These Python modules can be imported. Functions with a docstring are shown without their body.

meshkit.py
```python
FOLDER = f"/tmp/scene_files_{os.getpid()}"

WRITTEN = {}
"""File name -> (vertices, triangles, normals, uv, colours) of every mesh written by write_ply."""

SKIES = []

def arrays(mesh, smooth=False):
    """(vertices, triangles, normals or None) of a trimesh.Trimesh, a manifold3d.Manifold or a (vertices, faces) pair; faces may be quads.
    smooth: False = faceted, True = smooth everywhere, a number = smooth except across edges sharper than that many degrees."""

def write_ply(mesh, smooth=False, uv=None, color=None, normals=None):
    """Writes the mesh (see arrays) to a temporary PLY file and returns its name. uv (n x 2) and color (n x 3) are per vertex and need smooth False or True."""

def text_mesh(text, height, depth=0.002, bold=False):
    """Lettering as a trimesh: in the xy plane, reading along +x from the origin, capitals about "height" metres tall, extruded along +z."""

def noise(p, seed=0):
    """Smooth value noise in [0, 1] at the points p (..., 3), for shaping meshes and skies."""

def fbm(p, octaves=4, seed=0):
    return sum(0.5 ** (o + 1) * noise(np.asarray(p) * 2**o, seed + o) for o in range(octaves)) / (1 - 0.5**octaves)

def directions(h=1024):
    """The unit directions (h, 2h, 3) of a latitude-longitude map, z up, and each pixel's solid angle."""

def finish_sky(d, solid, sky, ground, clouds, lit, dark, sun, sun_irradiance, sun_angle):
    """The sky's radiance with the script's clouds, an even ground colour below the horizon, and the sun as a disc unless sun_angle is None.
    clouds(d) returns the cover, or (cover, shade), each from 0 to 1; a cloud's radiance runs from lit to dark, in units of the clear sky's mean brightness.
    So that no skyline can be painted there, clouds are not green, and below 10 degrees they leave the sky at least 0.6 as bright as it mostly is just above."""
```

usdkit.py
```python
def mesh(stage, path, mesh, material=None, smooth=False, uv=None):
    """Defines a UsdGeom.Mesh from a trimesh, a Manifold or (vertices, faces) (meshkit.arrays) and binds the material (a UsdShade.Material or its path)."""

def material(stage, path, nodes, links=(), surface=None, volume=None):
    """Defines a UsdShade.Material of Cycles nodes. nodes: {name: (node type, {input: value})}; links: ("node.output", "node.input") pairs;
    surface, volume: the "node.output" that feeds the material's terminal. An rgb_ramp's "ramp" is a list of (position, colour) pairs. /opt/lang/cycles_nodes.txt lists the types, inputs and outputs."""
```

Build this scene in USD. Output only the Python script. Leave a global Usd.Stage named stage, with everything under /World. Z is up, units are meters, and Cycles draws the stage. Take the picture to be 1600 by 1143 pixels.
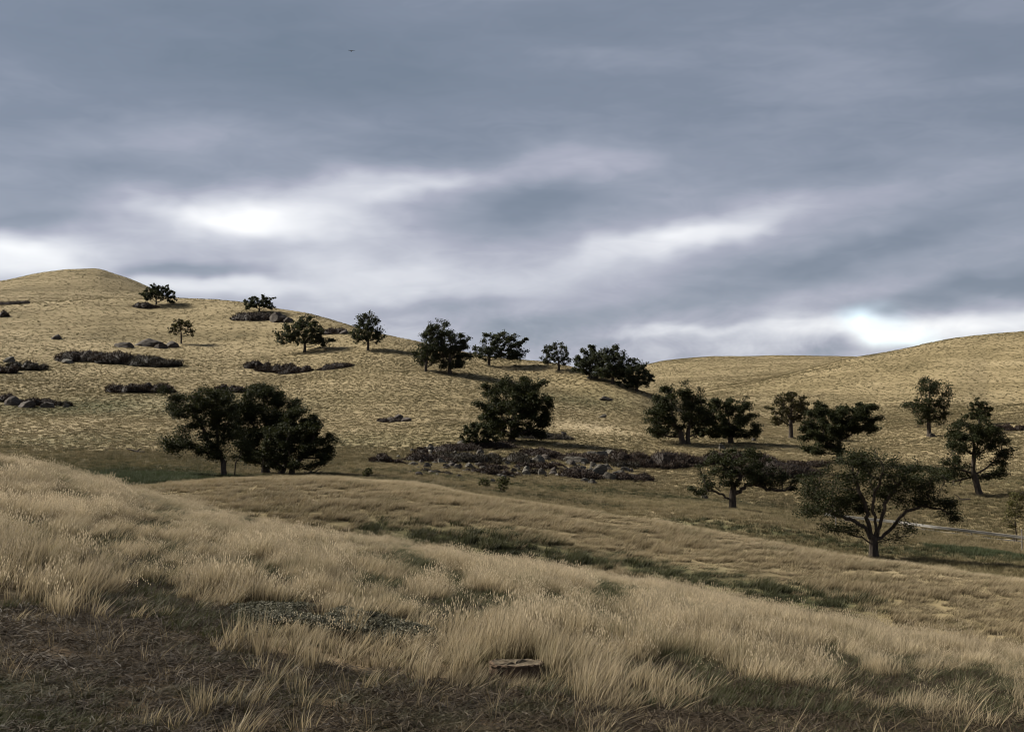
import math, random
import numpy as np
import trimesh
import meshkit, usdkit
from scipy.interpolate import PchipInterpolator
from scipy.spatial import cKDTree
from pxr import Usd, UsdGeom, UsdLux, UsdShade, Gf, Sdf, Vt

random.seed(11)
RNG = np.random.default_rng(11)
stage = Usd.Stage.CreateInMemory()
UsdGeom.SetStageUpAxis(stage, "Z")
UsdGeom.SetStageMetersPerUnit(stage, 1.0)
UsdGeom.Xform.Define(stage, "/World")
UsdGeom.Scope.Define(stage, "/World/Looks")

# ------------------------------------------------------------------ camera
H = 2.4                 # eye height over the verge the photographer stands on
F = 2000.0              # focal length in pixels of a 1600 pixel wide picture
HORIZON = 690.0         # row of the eye-level horizon
PITCH = math.atan((HORIZON - 571.5) / F)
cam = UsdGeom.Camera.Define(stage, "/World/camera")
cam.CreateHorizontalApertureAttr(36.0)
cam.CreateVerticalApertureAttr(36.0 * 731 / 1024)
cam.CreateFocalLengthAttr(36.0 * F / 1600)
cam.CreateClippingRangeAttr((0.1, 20000.0))
cx = UsdGeom.Xformable(cam)
cx.AddTranslateOp().Set(Gf.Vec3d(0, 0, H))
cx.AddRotateXOp().Set(90 + math.degrees(PITCH))
EXPOSURE = 3.0
cam.CreateExposureAttr(EXPOSURE)

# ------------------------------------------------------------------ sun and sky
SUN_AZ, SUN_EL = math.radians(-72), math.radians(36)     # clockwise from the view direction (+y)
sun_dir = np.array([math.sin(SUN_AZ) * math.cos(SUN_EL), math.cos(SUN_AZ) * math.cos(SUN_EL), math.sin(SUN_EL)])
sun = UsdLux.DistantLight.Define(stage, "/World/sun_light")
sun.CreateIntensityAttr(0.4)
sun.CreateAngleAttr(12.0)
sun.CreateNormalizeAttr(True)
sun.CreateColorAttr(Gf.Vec3f(1.0, 0.94, 0.83))
zaxis = sun_dir
xaxis = np.cross([0, 0, 1], zaxis); xaxis /= np.linalg.norm(xaxis)
yaxis = np.cross(zaxis, xaxis)
UsdGeom.Xformable(sun).AddTransformOp().Set(Gf.Matrix4d(*xaxis, 0, *yaxis, 0, *zaxis, 0, 0, 0, 0, 1))


def pix_dir(u, v):
    """Unit direction through a place of the 1600 x 1143 picture."""
    x, y = (np.asarray(u, float) - 800) / F, (571.5 - np.asarray(v, float)) / F
    c, s = math.cos(PITCH), math.sin(PITCH)
    d = np.stack(np.broadcast_arrays(x, c - y * s, s + y * c), -1)
    return d / np.linalg.norm(d, axis=-1, keepdims=True)


def az_e(u, v):
    d = pix_dir(u, v)
    return np.arctan2(d[..., 0], d[..., 1]), d[..., 2] / np.hypot(d[..., 0], d[..., 1])


class Graph:
    """Collects nodes and links of a material."""
    def __init__(self):
        self.n, self.l = {}, []

    def add(self, kind, out=None, **inp):
        name = f"n{len(self.n)}"
        vals = {}
        for k, v in inp.items():
            if isinstance(v, str) and "." in v and v.split(".")[0] in self.n:
                self.l.append((v, f"{name}.{k}"))
            else:
                vals[k] = v
        self.n[name] = (kind, vals)
        return name if out is None else f"{name}.{out}"

    def math(self, op, a, b=0.0, c=0.0, clamp=False):
        kw = dict(math_type=op, value1=a, value2=b, value3=c)
        if clamp:
            kw["use_clamp"] = True
        return self.add("math", "value", **kw)

    def noise(self, vec, scale, detail=3.0, rough=0.5, dist=0.0, out="fac"):
        return self.add("noise_texture", out, vector=vec, scale=float(scale), detail=float(detail), roughness=float(rough), distortion=float(dist))

    def ramp(self, fac, stops):
        return self.add("rgb_ramp", "color", fac=fac, ramp=stops)

    def mixc(self, fac, a, b, how="mix"):
        return self.add("mix", "color", mix_type=how, fac=fac, color1=a, color2=b)

    def done(self, name, surface=None, volume=None):
        return usdkit.material(stage, f"/World/Looks/{name}", self.n, self.l, surface=surface, volume=volume)


def sky_material():
    g = Graph()
    gen = g.add("texture_coordinate", "generated")
    sep = g.add("separate_xyz", vector=gen)
    az = g.math("arctan2", f"{sep}.x", f"{sep}.y")
    el = g.math("arcsine", f"{sep}.z")
    # long wind-drawn streaks that climb a little towards the right
    m = g.add("mapping", "vector", mapping_type="point", vector=gen, rotation=(0, math.radians(7), 0), scale=(2.4, 2.4, 11.0))
    n1 = g.noise(m, 1.0, 4, 0.5, 0.5)
    m2 = g.add("mapping", "vector", mapping_type="point", vector=gen, rotation=(0, math.radians(9), 0), scale=(7, 7, 34.0), location=(3.1, 1.7, 5.2))
    n2 = g.noise(m2, 1.0, 3, 0.45, 0.4)
    m3 = g.add("mapping", "vector", mapping_type="point", vector=gen, scale=(9, 9, 16.0), location=(0.3, 4.7, 1.2))
    warp = g.add("noise_texture", "color", vector=m3, scale=1.0, detail=3.0, roughness=0.55)
    # billows low over the hills
    m4 = g.add("mapping", "vector", mapping_type="point", vector=gen, scale=(22, 22, 40.0))
    n3 = g.noise(m4, 1.0, 5, 0.6, 0.6)
    p0 = g.add("combine_xyz", "vector", x=az, y=el, z=0.0)
    w = g.add("vector_math", "vector", math_type="subtract", vector1=warp, vector2=(0.5, 0.5, 0.5))
    w = g.add("vector_math", "vector", math_type="multiply", vector1=w, vector2=(0.12, 0.045, 0.0))
    p = g.add("vector_math", "vector", math_type="add", vector1=p0, vector2=w)
    base = g.add("map_range", "result", range_type="smoothstep", value=el, from_min=0.02, from_max=0.30, to_min=0.61, to_max=0.29, clamp=True)
    t = g.math("multiply_add", g.math("subtract", n1, 0.5), 0.42, base)
    t = g.math("multiply_add", g.math("subtract", n2, 0.5), 0.24, t)
    blobs = [  # column, row, half width, half height, climb (degrees), strength: thin and thick places of the cloud deck
        (400, 332, 400, 84, 0, .40), (340, 332, 210, 46, 2, .20), (570, 285, 420, 50, 4, .28), (40, 402, 290, 80, -4, .42),
        (1010, 382, 340, 50, 9, .24), (250, 345, 440, 80, 2, .12), (640, 300, 320, 60, 4, .10), (1320, 520, 560, 80, 2, .14), (1120, 356, 240, 40, 9, .16), (330, 452, 300, 40, 0, .22), (130, 380, 220, 40, 0, .12), (1190, 330, 380, 50, 10, .16), (880, 255, 320, 80, 3, .17), (600, 430, 560, 100, 0, .27),
        (1400, 522, 240, 60, 0, .25), (1560, 496, 260, 46, 5, .25), (1240, 505, 220, 44, 2, .24), (1050, 512, 320, 22, 4, .16),
        (560, 100, 640, 160, 0, -.12), (330, 424, 240, 40, 0, -.26), (830, 335, 280, 60, 6, -.17), (1300, 405, 540, 60, 10, -.20),
        (1480, 455, 400, 46, 8, -.22), (1120, 465, 460, 40, 8, -.10), (1285, 545, 100, 44, 0, -.20), (130, 305, 420, 80, 5, -.06),
        (1560, 130, 340, 170, 0, -.08), (720, 470, 280, 34, 2, -.12), (1450, 300, 400, 50, 10, .07), (200, 220, 400, 90, 6, .09),
        (860, 520, 300, 36, 0, -.10), (60, 340, 260, 30, 3, -.12)]
    for u, v, ru, rv, climb, a in blobs:
        d = pix_dir(u, v)
        loc = (math.atan2(d[0], d[1]), math.asin(d[2]), 0.0)
        q = g.add("mapping", "vector", mapping_type="texture", vector=p, location=loc, rotation=(0, 0, math.radians(climb)), scale=(ru / F, rv / F, 1.0))
        f = g.add("gradient_texture", "fac", gradient_type="quadratic_sphere", vector=q)
        f = g.add("map_range", "result", range_type="smoothstep", value=f, from_min=0.0, from_max=0.75, to_min=0.0, to_max=1.0, clamp=True)
        t = g.math("multiply_add", f, a * .86, t)
    m5 = g.add("mapping", "vector", mapping_type="point", vector=gen, rotation=(0, math.radians(8), 0), scale=(26, 26, 90.0), location=(7.1, 2.7, 1.2))
    n4 = g.noise(m5, 1.0, 5, 0.62, 0.8)
    t = g.math("multiply_add", g.math("subtract", n4, 0.5), 0.11, t)
    low = g.add("map_range", "result", range_type="smoothstep", value=el, from_min=0.06, from_max=0.13, to_min=0.50, to_max=0.02, clamp=True)
    t = g.math("add", t, g.math("multiply", g.math("subtract", n3, 0.5), low))
    K = 2.68
    stops = [(0.0, (.115, .150, .195)), (0.30, (.190, .220, .280)), (0.42, (.262, .288, .354)), (0.54, (.366, .374, .450)), (0.68, (.535, .545, .605)), (0.84, (.74, .745, .78)), (1.05, (.97, .97, .97))]
    cloud = g.ramp(g.math("multiply", t, 1.0, clamp=True), [(a, tuple(K * x for x in c)) for a, c in stops])
    sky = g.add("sky_texture", "color", sky_type="single_scattering", sun_disc=False, sun_elevation=SUN_EL, sun_rotation=SUN_AZ, altitude=100.0)
    # small rents in the deck where the blue shows
    hole = 0.0
    for u, v, ru, rv in ((1392, 534, 60, 26), (1345, 498, 70, 40)):
        d = pix_dir(u, v)
        q = g.add("mapping", "vector", mapping_type="texture", vector=p, location=(math.atan2(d[0], d[1]), math.asin(d[2]), 0.0), scale=(ru / F, rv / F, 1.0))
        f = g.add("gradient_texture", "fac", gradient_type="quadratic_sphere", vector=q)
        hole = g.math("multiply_add", f, 0.5, hole)
    cover = g.math("subtract", 0.97, hole, clamp=True)
    col = g.mixc(cover, sky, cloud)
    bg = g.add("background_shader", color=col, strength=0.05)
    return g.done("sky_look", surface=f"{bg}.background")


dome = UsdLux.DomeLight.Define(stage, "/World/sky")
dome.CreateIntensityAttr(1.0)
UsdShade.MaterialBindingAPI.Apply(dome.GetPrim()).Bind(sky_material())
dome.GetPrim().SetCustomDataByKey("kind", "structure")

# ------------------------------------------------------------------ terrain: distances and apparent rows of its folds
GEN = [-180, -120, -60]        # degrees, generic country outside the picture


def curve(us, vals):
    """Function of azimuth from control values at picture columns; flat outside."""
    us, vals = np.asarray(us, float), np.asarray(vals, float)
    f = PchipInterpolator(us, vals)
    return lambda u: f(np.clip(u, us[0], us[-1]))


C = [-400, 0, 230, 420, 600, 800, 1000, 1150, 1330, 1450, 1600, 2000]
knots = []                      # (distance(u), row(u))
def K(ds, vs, u1=C, u2=C):
    knots.append((curve(u1, ds), curve(u2, vs)))

crest1_v = curve([-400, -100, 0, 90, 180, 300, 400, 600, 800, 1000, 1200, 1400, 1600, 2000], [636, 694, 727, 742, 766, 796, 818, 849, 883, 918, 962, 1003, 1039, 1095])
crest1_d = curve(C, [52, 50, 50, 49, 48, 46, 44, 42, 40, 38, 36, 33])
knots.append((crest1_d, crest1_v))
knots.append((lambda u: crest1_d(u) * 1.22, lambda u: crest1_v(u) + 42))
K([76, 75, 74, 72, 70, 66, 66, 63, 60, 57, 54, 50], [820, 800, 792, 786, 797, 834, 866, 898, 934, 958, 982, 1030])
K([88, 88, 88, 88, 87, 84, 80, 77, 72, 69, 66, 60], [810, 795, 762, 748, 753, 786, 812, 843, 875, 890, 911, 950])
K([105, 105, 105, 104, 103, 98, 92, 88, 82, 80, 76, 70], [800, 790, 776, 762, 768, 800, 826, 856, 888, 900, 918, 960])
K([118, 118, 118, 120, 114, 106, 99, 95, 92, 90, 88, 82], [780, 770, 754, 750, 756, 790, 819, 838, 872, 884, 896, 940])
K([140, 140, 140, 142, 135, 125, 110, 104, 104, 104, 106, 104], [760, 745, 738, 739, 743, 772, 801, 808, 836, 856, 876, 910])
K([165, 165, 165, 165, 160, 155, 150, 145, 138, 132, 128, 124], [720, 716, 715, 718, 723, 746, 768, 787, 812, 826, 846, 870])
K([200, 200, 200, 200, 190, 182, 180, 172, 165, 158, 152, 145], [690, 690, 690, 693, 701, 707, 724, 737, 752, 771, 786, 800])
K([250, 250, 250, 245, 230, 215, 215, 210, 205, 200, 185, 180], [650, 650, 648, 656, 666, 674, 686, 695, 708, 716, 730, 740])
K([320, 320, 320, 310, 280, 260, 255, 260, 260, 245, 230, 220], [588, 586, 583, 592, 612, 637, 664, 670, 680, 678, 684, 690])
K([390, 390, 395, 375, 330, 310, 285, 310, 310, 290, 270, 260], [535, 531, 526, 537, 562, 598, 638, 654, 660, 658, 654, 650])
# the crest of the main hill, falling to the right into the valley
K([480, 470, 465, 440, 390, 360, 310, 380, 370, 350, 330, 320], [490, 476, 470, 468, 467, 471, 489, 512, 532, 553, 568, 594, 612, 626, 633, 640, 642, 629, 600],
  C, [-400, 0, 120, 200, 280, 350, 450, 550, 640, 740, 860, 960, 1015, 1100, 1150, 1330, 1450, 1600, 2000])
K([560, 560, 560, 540, 480, 440, 380, 440, 430, 420, 385, 380], [520, 492, 482, 498, 560, 594, 626, 620, 620, 618, 642, 620])
K([640, 640, 640, 620, 560, 540, 520, 560, 560, 560, 560, 560], [500, 484, 474, 505, 565, 600, 618, 616, 607, 593, 573, 560, 548, 528, 517, 480],
  C, [-400, 0, 230, 420, 600, 800, 1000, 1080, 1135, 1200, 1280, 1330, 1400, 1500, 1600, 2000])
K([720, 720, 720, 720, 680, 680, 680, 680, 680, 680, 680, 680], [480, 462, 470, 515, 570, 604, 600, 590, 580, 570, 540, 500])
K([800, 800, 800, 820, 830, 830, 830, 830, 830, 830, 830, 830], [500, 455, 437, 425, 420, 419, 429, 446, 466, 490, 525, 570, 592, 588, 570, 562, 557, 556, 557, 566, 566, 540],
  C, [-400, -100, 0, 60, 100, 140, 180, 222, 260, 310, 420, 600, 800, 900, 1010, 1050, 1130, 1230, 1330, 1400, 1600, 2000])
knots.append((lambda u: 1300 + 0 * u, lambda u: 600 + 0 * u))
knots.append((lambda u: 5000 + 0 * u, lambda u: 676 + 0 * u))

AZ_IN = np.radians(np.arange(-29, 29.01, 0.095))
AZ_OUT = np.radians(np.concatenate([np.arange(-180, -29.5, 3.0), np.arange(31.0, 180.1, 3.0)]))
AZ = np.sort(np.concatenate([AZ_IN, AZ_OUT]))
LOGD = np.linspace(math.log(1.2), math.log(5000), 400)
DIST = np.exp(LOGD)


def column(az):
    a = float(np.clip(az, -0.50, 0.50))
    u = 800 + F * math.tan(a) / math.cos(PITCH)
    ds, es = [], []
    kd = [float(k[0](u)) for k in knots]
    ke = [float(az_e(u, k[1](u))[1]) for k in knots]
    zc = H + kd[0] * ke[0]
    zb = 0.12 * np.clip((800 - u) / 800, -1, 1)
    for d in (1.2, 5.0, 10.6):
        ds.append(d); es.append((zb - H) / d)
    for d, bulge in ((20.0, .12), (30.0, .14)):
        z = zb + (zc - zb) * (d - 10.6) / (kd[0] - 10.6) + bulge
        ds.append(d); es.append((z - H) / d)
    return PchipInterpolator(np.log(ds + kd), es + ke)(LOGD)


far = abs(AZ) > 0.50
E_edge = {s: column(s * 0.50) for s in (-1, 1)}
generic = np.where(DIST < 60, -H / DIST, np.interp(DIST, [60, 200, 700, 5000], [-H / 60, 0.0, 0.02, 0.004]))
EL = np.empty((len(AZ), len(DIST)))
for i, a in enumerate(AZ):
    if abs(a) <= 0.50:
        EL[i] = column(a)
    else:
        t = np.clip((abs(a) - 0.50) / 0.9, 0, 1); t = t * t * (3 - 2 * t)
        EL[i] = (1 - t) * E_edge[1 if a > 0 else -1] + t * generic
AA, DD = np.meshgrid(AZ, DIST, indexing="ij")
X, Y = DD * np.sin(AA), DD * np.cos(AA)
sm = lambda d, a, b: np.clip((d - a) / (b - a), 0, 1) ** 2 * (3 - 2 * np.clip((d - a) / (b - a), 0, 1))
def fb(x, y, wl, o=3, seed=0):
    return meshkit.fbm(np.stack([x / wl, y / wl, np.zeros_like(x)], -1), o, seed) - 0.5
Z = H + DD * EL
Z += 0.10 * fb(X, Y, 1.3, 3, 1) * sm(DD, 2, 8) + 0.28 * fb(X, Y, 7.0, 3, 2) * sm(DD, 14, 40)
Z += 1.1 * fb(X, Y, 22.0, 3, 3) * sm(DD, 110, 220) + 2.6 * fb(X, Y, 60.0, 2, 4) * sm(DD, 170, 330) * (1 - 0.5 * sm(DD, 400, 600))
ZE = (Z - H) / DD


def ground(x, y):
    """Height of the terrain at world places."""
    x, y = np.asarray(x, float), np.asarray(y, float)
    a, ld = np.arctan2(x, y), np.log(np.maximum(np.hypot(x, y), 1.21))
    i = np.clip(np.searchsorted(AZ, a) - 1, 0, len(AZ) - 2)
    j = np.clip(((ld - LOGD[0]) / (LOGD[1] - LOGD[0])).astype(int), 0, len(LOGD) - 2)
    ta = (a - AZ[i]) / (AZ[i + 1] - AZ[i])
    tj = (np.exp(ld) - DIST[j]) / (DIST[j + 1] - DIST[j])
    return (1 - ta) * ((1 - tj) * Z[i, j] + tj * Z[i, j + 1]) + ta * ((1 - tj) * Z[i + 1, j] + tj * Z[i + 1, j + 1])


def at(u, v, dmin=6.0, dmax=3000.0):
    """The place on the terrain, beyond dmin metres, that is seen at column u, row v."""
    a, e = (float(q) for q in az_e(u, v))
    d = np.exp(np.arange(math.log(dmin), math.log(dmax), 0.002))
    ee = (ground(d * math.sin(a), d * math.cos(a)) - H) / d
    up = np.nonzero(ee >= e)[0]
    k = up[0] if len(up) else int(np.argmax(ee))
    return np.array([d[k] * math.sin(a), d[k] * math.cos(a), float(ground(d[k] * math.sin(a), d[k] * math.cos(a)))])


def mpp(p):
    """Metres that one picture column spans at a place."""
    return (p[1] * math.cos(PITCH) + (p[2] - H) * math.sin(PITCH)) / F


# ------------------------------------------------------------------ helpers for prims
_used = {}
def numbered(path):
    n = _used.get(path, -1) + 1
    _used[path] = n
    return path if n == 0 else f"{path}_{n:03d}"


def tag(prim, label=None, category=None, group=None, kind=None):
    for k, v in (("label", label), ("category", category), ("group", group), ("kind", kind)):
        if v:
            prim.SetCustomDataByKey(k, v)


def put(path, v, f, mat, normals=None, attrs=None, exact=False):
    path = path if exact else numbered(path)
    m = UsdGeom.Mesh.Define(stage, path)
    m.CreatePointsAttr(Vt.Vec3fArray.FromNumpy(np.ascontiguousarray(v, np.float32)))
    f = np.asarray(f, np.int32)
    m.CreateFaceVertexCountsAttr(Vt.IntArray.FromNumpy(np.full(len(f), f.shape[1], np.int32)))
    m.CreateFaceVertexIndicesAttr(Vt.IntArray.FromNumpy(f.ravel()))
    m.CreateSubdivisionSchemeAttr("none")
    if normals is not None:
        m.CreateNormalsAttr(Vt.Vec3fArray.FromNumpy(np.ascontiguousarray(normals, np.float32)))
        m.SetNormalsInterpolation("vertex")
    for k, a in (attrs or {}).items():
        pv = UsdGeom.PrimvarsAPI(m).CreatePrimvar(k, Sdf.ValueTypeNames.FloatArray if np.ndim(a) == 1 else Sdf.ValueTypeNames.Color3fArray, "vertex")
        pv.Set(Vt.FloatArray.FromNumpy(np.asarray(a, np.float32)) if np.ndim(a) == 1 else Vt.Vec3fArray.FromNumpy(np.asarray(a, np.float32)))
    if mat is not None:
        UsdShade.MaterialBindingAPI.Apply(m.GetPrim()).Bind(mat)
    return m.GetPrim()


def thing(name, p, label, category, group=None, rz=0.0):
    x = UsdGeom.Xform.Define(stage, numbered("/World/" + name))
    x.AddTranslateOp().Set(Gf.Vec3d(*map(float, p)))
    if rz:
        x.AddRotateZOp().Set(float(rz))
    tag(x.GetPrim(), label, category, group)
    return x.GetPrim()


# ------------------------------------------------------------------ ground cover masks (they belong to places of the ground)
def poly_mask(points):
    from shapely.geometry import Polygon
    return Polygon([tuple(at(u, v, dm)[:2]) for u, v, dm in points])


verge_uv = [(-350, 948), (-100, 955), (0, 955), (120, 962), (250, 985), (330, 1005), (420, 1040), (560, 1062), (700, 1084), (850, 1102), (1000, 1112), (1200, 1120), (1400, 1124), (1600, 1127), (1950, 1132)]
_vp = np.array([at(u, v, 5.0) for u, v in verge_uv])
_va, _vd = np.arctan2(_vp[:, 0], _vp[:, 1]), np.hypot(_vp[:, 0], _vp[:, 1])
def verge_d(az):
    return np.interp(az, _va, _vd)


def band(points, width, dm):
    """Distance-like weight (0..1) to a line on the ground given as picture places."""
    P = np.array([at(u, v, dm)[:2] for u, v in points])
    def f(x, y):
        q = np.stack([x, y], -1)[..., None, :]
        a, b = P[:-1], P[1:]
        t = np.clip(((q - a) * (b - a)).sum(-1) / ((b - a) ** 2).sum(-1), 0, 1)
        dist = np.sqrt((((a + t[..., None] * (b - a)) - q) ** 2).sum(-1)).min(-1)
        return np.exp(-(dist / width) ** 2)
    return f


def spot(u, v, dm, rx, ry):
    p = at(u, v, dm)
    a = math.atan2(p[0], p[1])
    def f(x, y):
        dx, dy = x - p[0], y - p[1]
        s, r = dx * math.cos(a) - dy * math.sin(a), dx * math.sin(a) + dy * math.cos(a)
        return np.exp(-((s / rx) ** 2 + (r / ry) ** 2))
    return f


GREEN = [(band([(590, 832), (700, 842), (800, 858), (900, 872), (1000, 886), (1100, 902), (1200, 922), (1300, 946)], 1.9, 52), .85),
         (band([(500, 742), (620, 752), (720, 763), (850, 778), (960, 793)], 3.0, 95), 0.55),
         (band([(960, 812), (1050, 815), (1150, 825), (1250, 838), (1290, 846)], 1.9, 85), 0.9),
         (band([(1400, 862), (1480, 866), (1560, 872), (1640, 884)], 3.2, 85), 0.9),
         (spot(205, 746, 105, 9, 14), 2.2), (spot(120, 745, 110, 5, 6), 0.7),
         (spot(100, 640, 150, 26, 14), 0.45), (spot(270, 630, 180, 30, 14), 0.5), (spot(80, 690, 140, 25, 14), 0.4),
         (spot(560, 690, 140, 20, 10), 0.35), (spot(900, 625, 200, 16, 12), 0.5), (spot(820, 760, 115, 25, 6), 0.45), (spot(980, 770, 115, 18, 6), 0.35),
         (spot(40, 740, 60, 15, 30), 0.3), (spot(1570, 750, 135, 12, 10), 0.35)]
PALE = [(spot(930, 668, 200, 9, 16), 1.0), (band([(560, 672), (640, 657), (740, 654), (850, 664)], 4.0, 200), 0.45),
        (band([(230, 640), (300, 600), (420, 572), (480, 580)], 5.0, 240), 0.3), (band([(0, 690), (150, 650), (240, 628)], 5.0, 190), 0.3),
        (band([(970, 797), (1100, 803), (1250, 811), (1320, 822)], 1.6, 99), 0.6), (band([(560, 752), (700, 768), (850, 790), (1000, 812), (1150, 843), (1330, 875), (1600, 911)], 3.0, 66), 0.8)]  # last band paints the backlit brightness of the low rise's crest


def masks(x, y):
    g = sum(w * f(x, y) for f, w in GREEN)
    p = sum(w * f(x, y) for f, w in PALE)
    d, a = np.hypot(x, y), np.arctan2(x, y)
    vd = verge_d(a) + 1.2 * fb(x, y, 2.0, 2, 9)
    b = 1 - sm(d, vd - 0.6, vd + 0.3)
    u_ = 800 + F * np.tan(np.clip(a, -.5, .5)) / math.cos(PITCH)
    b = np.maximum(b, .85 * (1 - sm(d, crest1_d(u_) * 1.0, crest1_d(u_) * 1.15)))
    st = at(806, 1060, 8.0)
    b = np.maximum(b, np.exp(-((x - st[0]) ** 2 + (y - st[1]) ** 2) / .8))
    return np.clip(np.stack([g, p, b], -1), 0, 1.3)


def ground_material():
    g = Graph()
    pos = g.add("geometry", "position")
    mk = g.add("attribute", "color", attribute="cover")
    s = g.add("separate_color", color=mk)
    n_big = g.noise(pos, 0.035, 4, 0.55)
    n_mid = g.noise(pos, 0.35, 4, 0.6)
    # flattened thatch drawn out along the slope's contour
    mm = g.add("mapping", "vector", mapping_type="point", vector=pos, scale=(0.6, 1.6, 1.6))
    n_tuft = g.noise(mm, 1.0, 5, 0.7)
    n_fine = g.noise(pos, 6.0, 4, 0.65)
    t = g.math("multiply_add", n_big, 0.60, g.math("multiply_add", n_mid, 0.40, g.math("multiply", n_tuft, 0.45)))
    ms = g.add("mapping", "vector", mapping_type="point", vector=pos, scale=(0.018, 0.012, 0.36))
    n_band = g.noise(ms, 1.0, 4, 0.6, 0.6)
    t = g.math("multiply_add", g.math("subtract", n_band, 0.5), 0.80, t)
    t = g.math("subtract", t, 0.20)
    col = g.ramp(t, [(0.22, (.070, .057, .028)), (0.40, (.115, .090, .046)), (0.52, (.155, .122, .066)), (0.66, (.188, .149, .084)), (0.85, (.225, .180, .106))])
    green = g.ramp(n_tuft, [(0.3, (.030, .038, .014)), (0.55, (.050, .054, .022)), (0.75, (.085, .078, .035))])
    gfac = g.math("multiply", f"{s}.r", g.math("multiply_add", n_mid, 1.2, 0.35), clamp=True)
    col = g.mixc(gfac, col, green)
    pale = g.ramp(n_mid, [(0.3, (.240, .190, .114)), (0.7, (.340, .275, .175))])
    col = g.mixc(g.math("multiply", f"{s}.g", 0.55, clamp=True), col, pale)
    thatch = g.ramp(g.math("multiply_add", n_fine, 0.5, g.math("multiply", g.noise(pos, 1.1, 4, 0.6), 0.55)), [(0.30, (.022, .018, .009)), (0.45, (.045, .032, .017)), (0.56, (.070, .047, .026)), (0.72, (.100, .074, .040))])
    col = g.mixc(g.math("multiply", f"{s}.b", 1.0, clamp=True), col, thatch)
    hgt = g.math("add", g.math("multiply", n_tuft, 0.35), g.math("multiply", n_fine, 0.05))
    nrm = g.add("bump", "normal", height=hgt, strength=0.22, distance=1.0)
    b = g.add("principled_bsdf", base_color=col, roughness=0.95, specular_ior_level=0.1, normal=nrm)
    return g.done("dry_hillside", surface=f"{b}.BSDF")


M_GROUND = ground_material()
nr, nc = len(AZ), len(DIST)
idx = np.arange(nr * nc).reshape(nr, nc)
quads = np.stack([idx[:-1, :-1], idx[1:, :-1], idx[1:, 1:], idx[:-1, 1:]], -1)         # az grows clockwise: order gives up-facing normals below
V = np.stack([X, Y, Z], -1).reshape(-1, 3)
d_az = np.gradient(np.stack([X, Y, Z], -1), axis=0)
d_r = np.gradient(np.stack([X, Y, Z], -1), axis=1)
NRM = np.cross(d_az, d_r)
NRM /= np.linalg.norm(NRM, axis=-1, keepdims=True) + 1e-12
NRM[NRM[..., 2] < 0] *= -1
NRM = NRM.reshape(-1, 3)
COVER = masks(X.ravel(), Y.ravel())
def u_of(a):
    return 800 + F * np.tan(np.clip(a, -0.5, 0.5)) / math.cos(PITCH)
UU = u_of(AZ)
b1, b2, b3, b4 = (np.array([float(knots[k][0](u)) for u in UU]) for k in (1, 4, 8, 13))
qd = DIST[:-1][None, :] * np.ones((nr - 1, 1))
seg = (qd > b1[:-1, None]).astype(int) + (qd > b2[:-1, None]) + (qd > b3[:-1, None]) + (qd > b4[:-1, None])
for k, name in enumerate(["foreground_slope", "low_rise", "valley_floor", "hillside", "far_hills"]):
    q = quads[seg == k].reshape(-1, 4)
    used, inv = np.unique(q, return_inverse=True)
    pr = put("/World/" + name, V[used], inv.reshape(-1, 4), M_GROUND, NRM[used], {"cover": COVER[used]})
    tag(pr, kind="structure")
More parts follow.
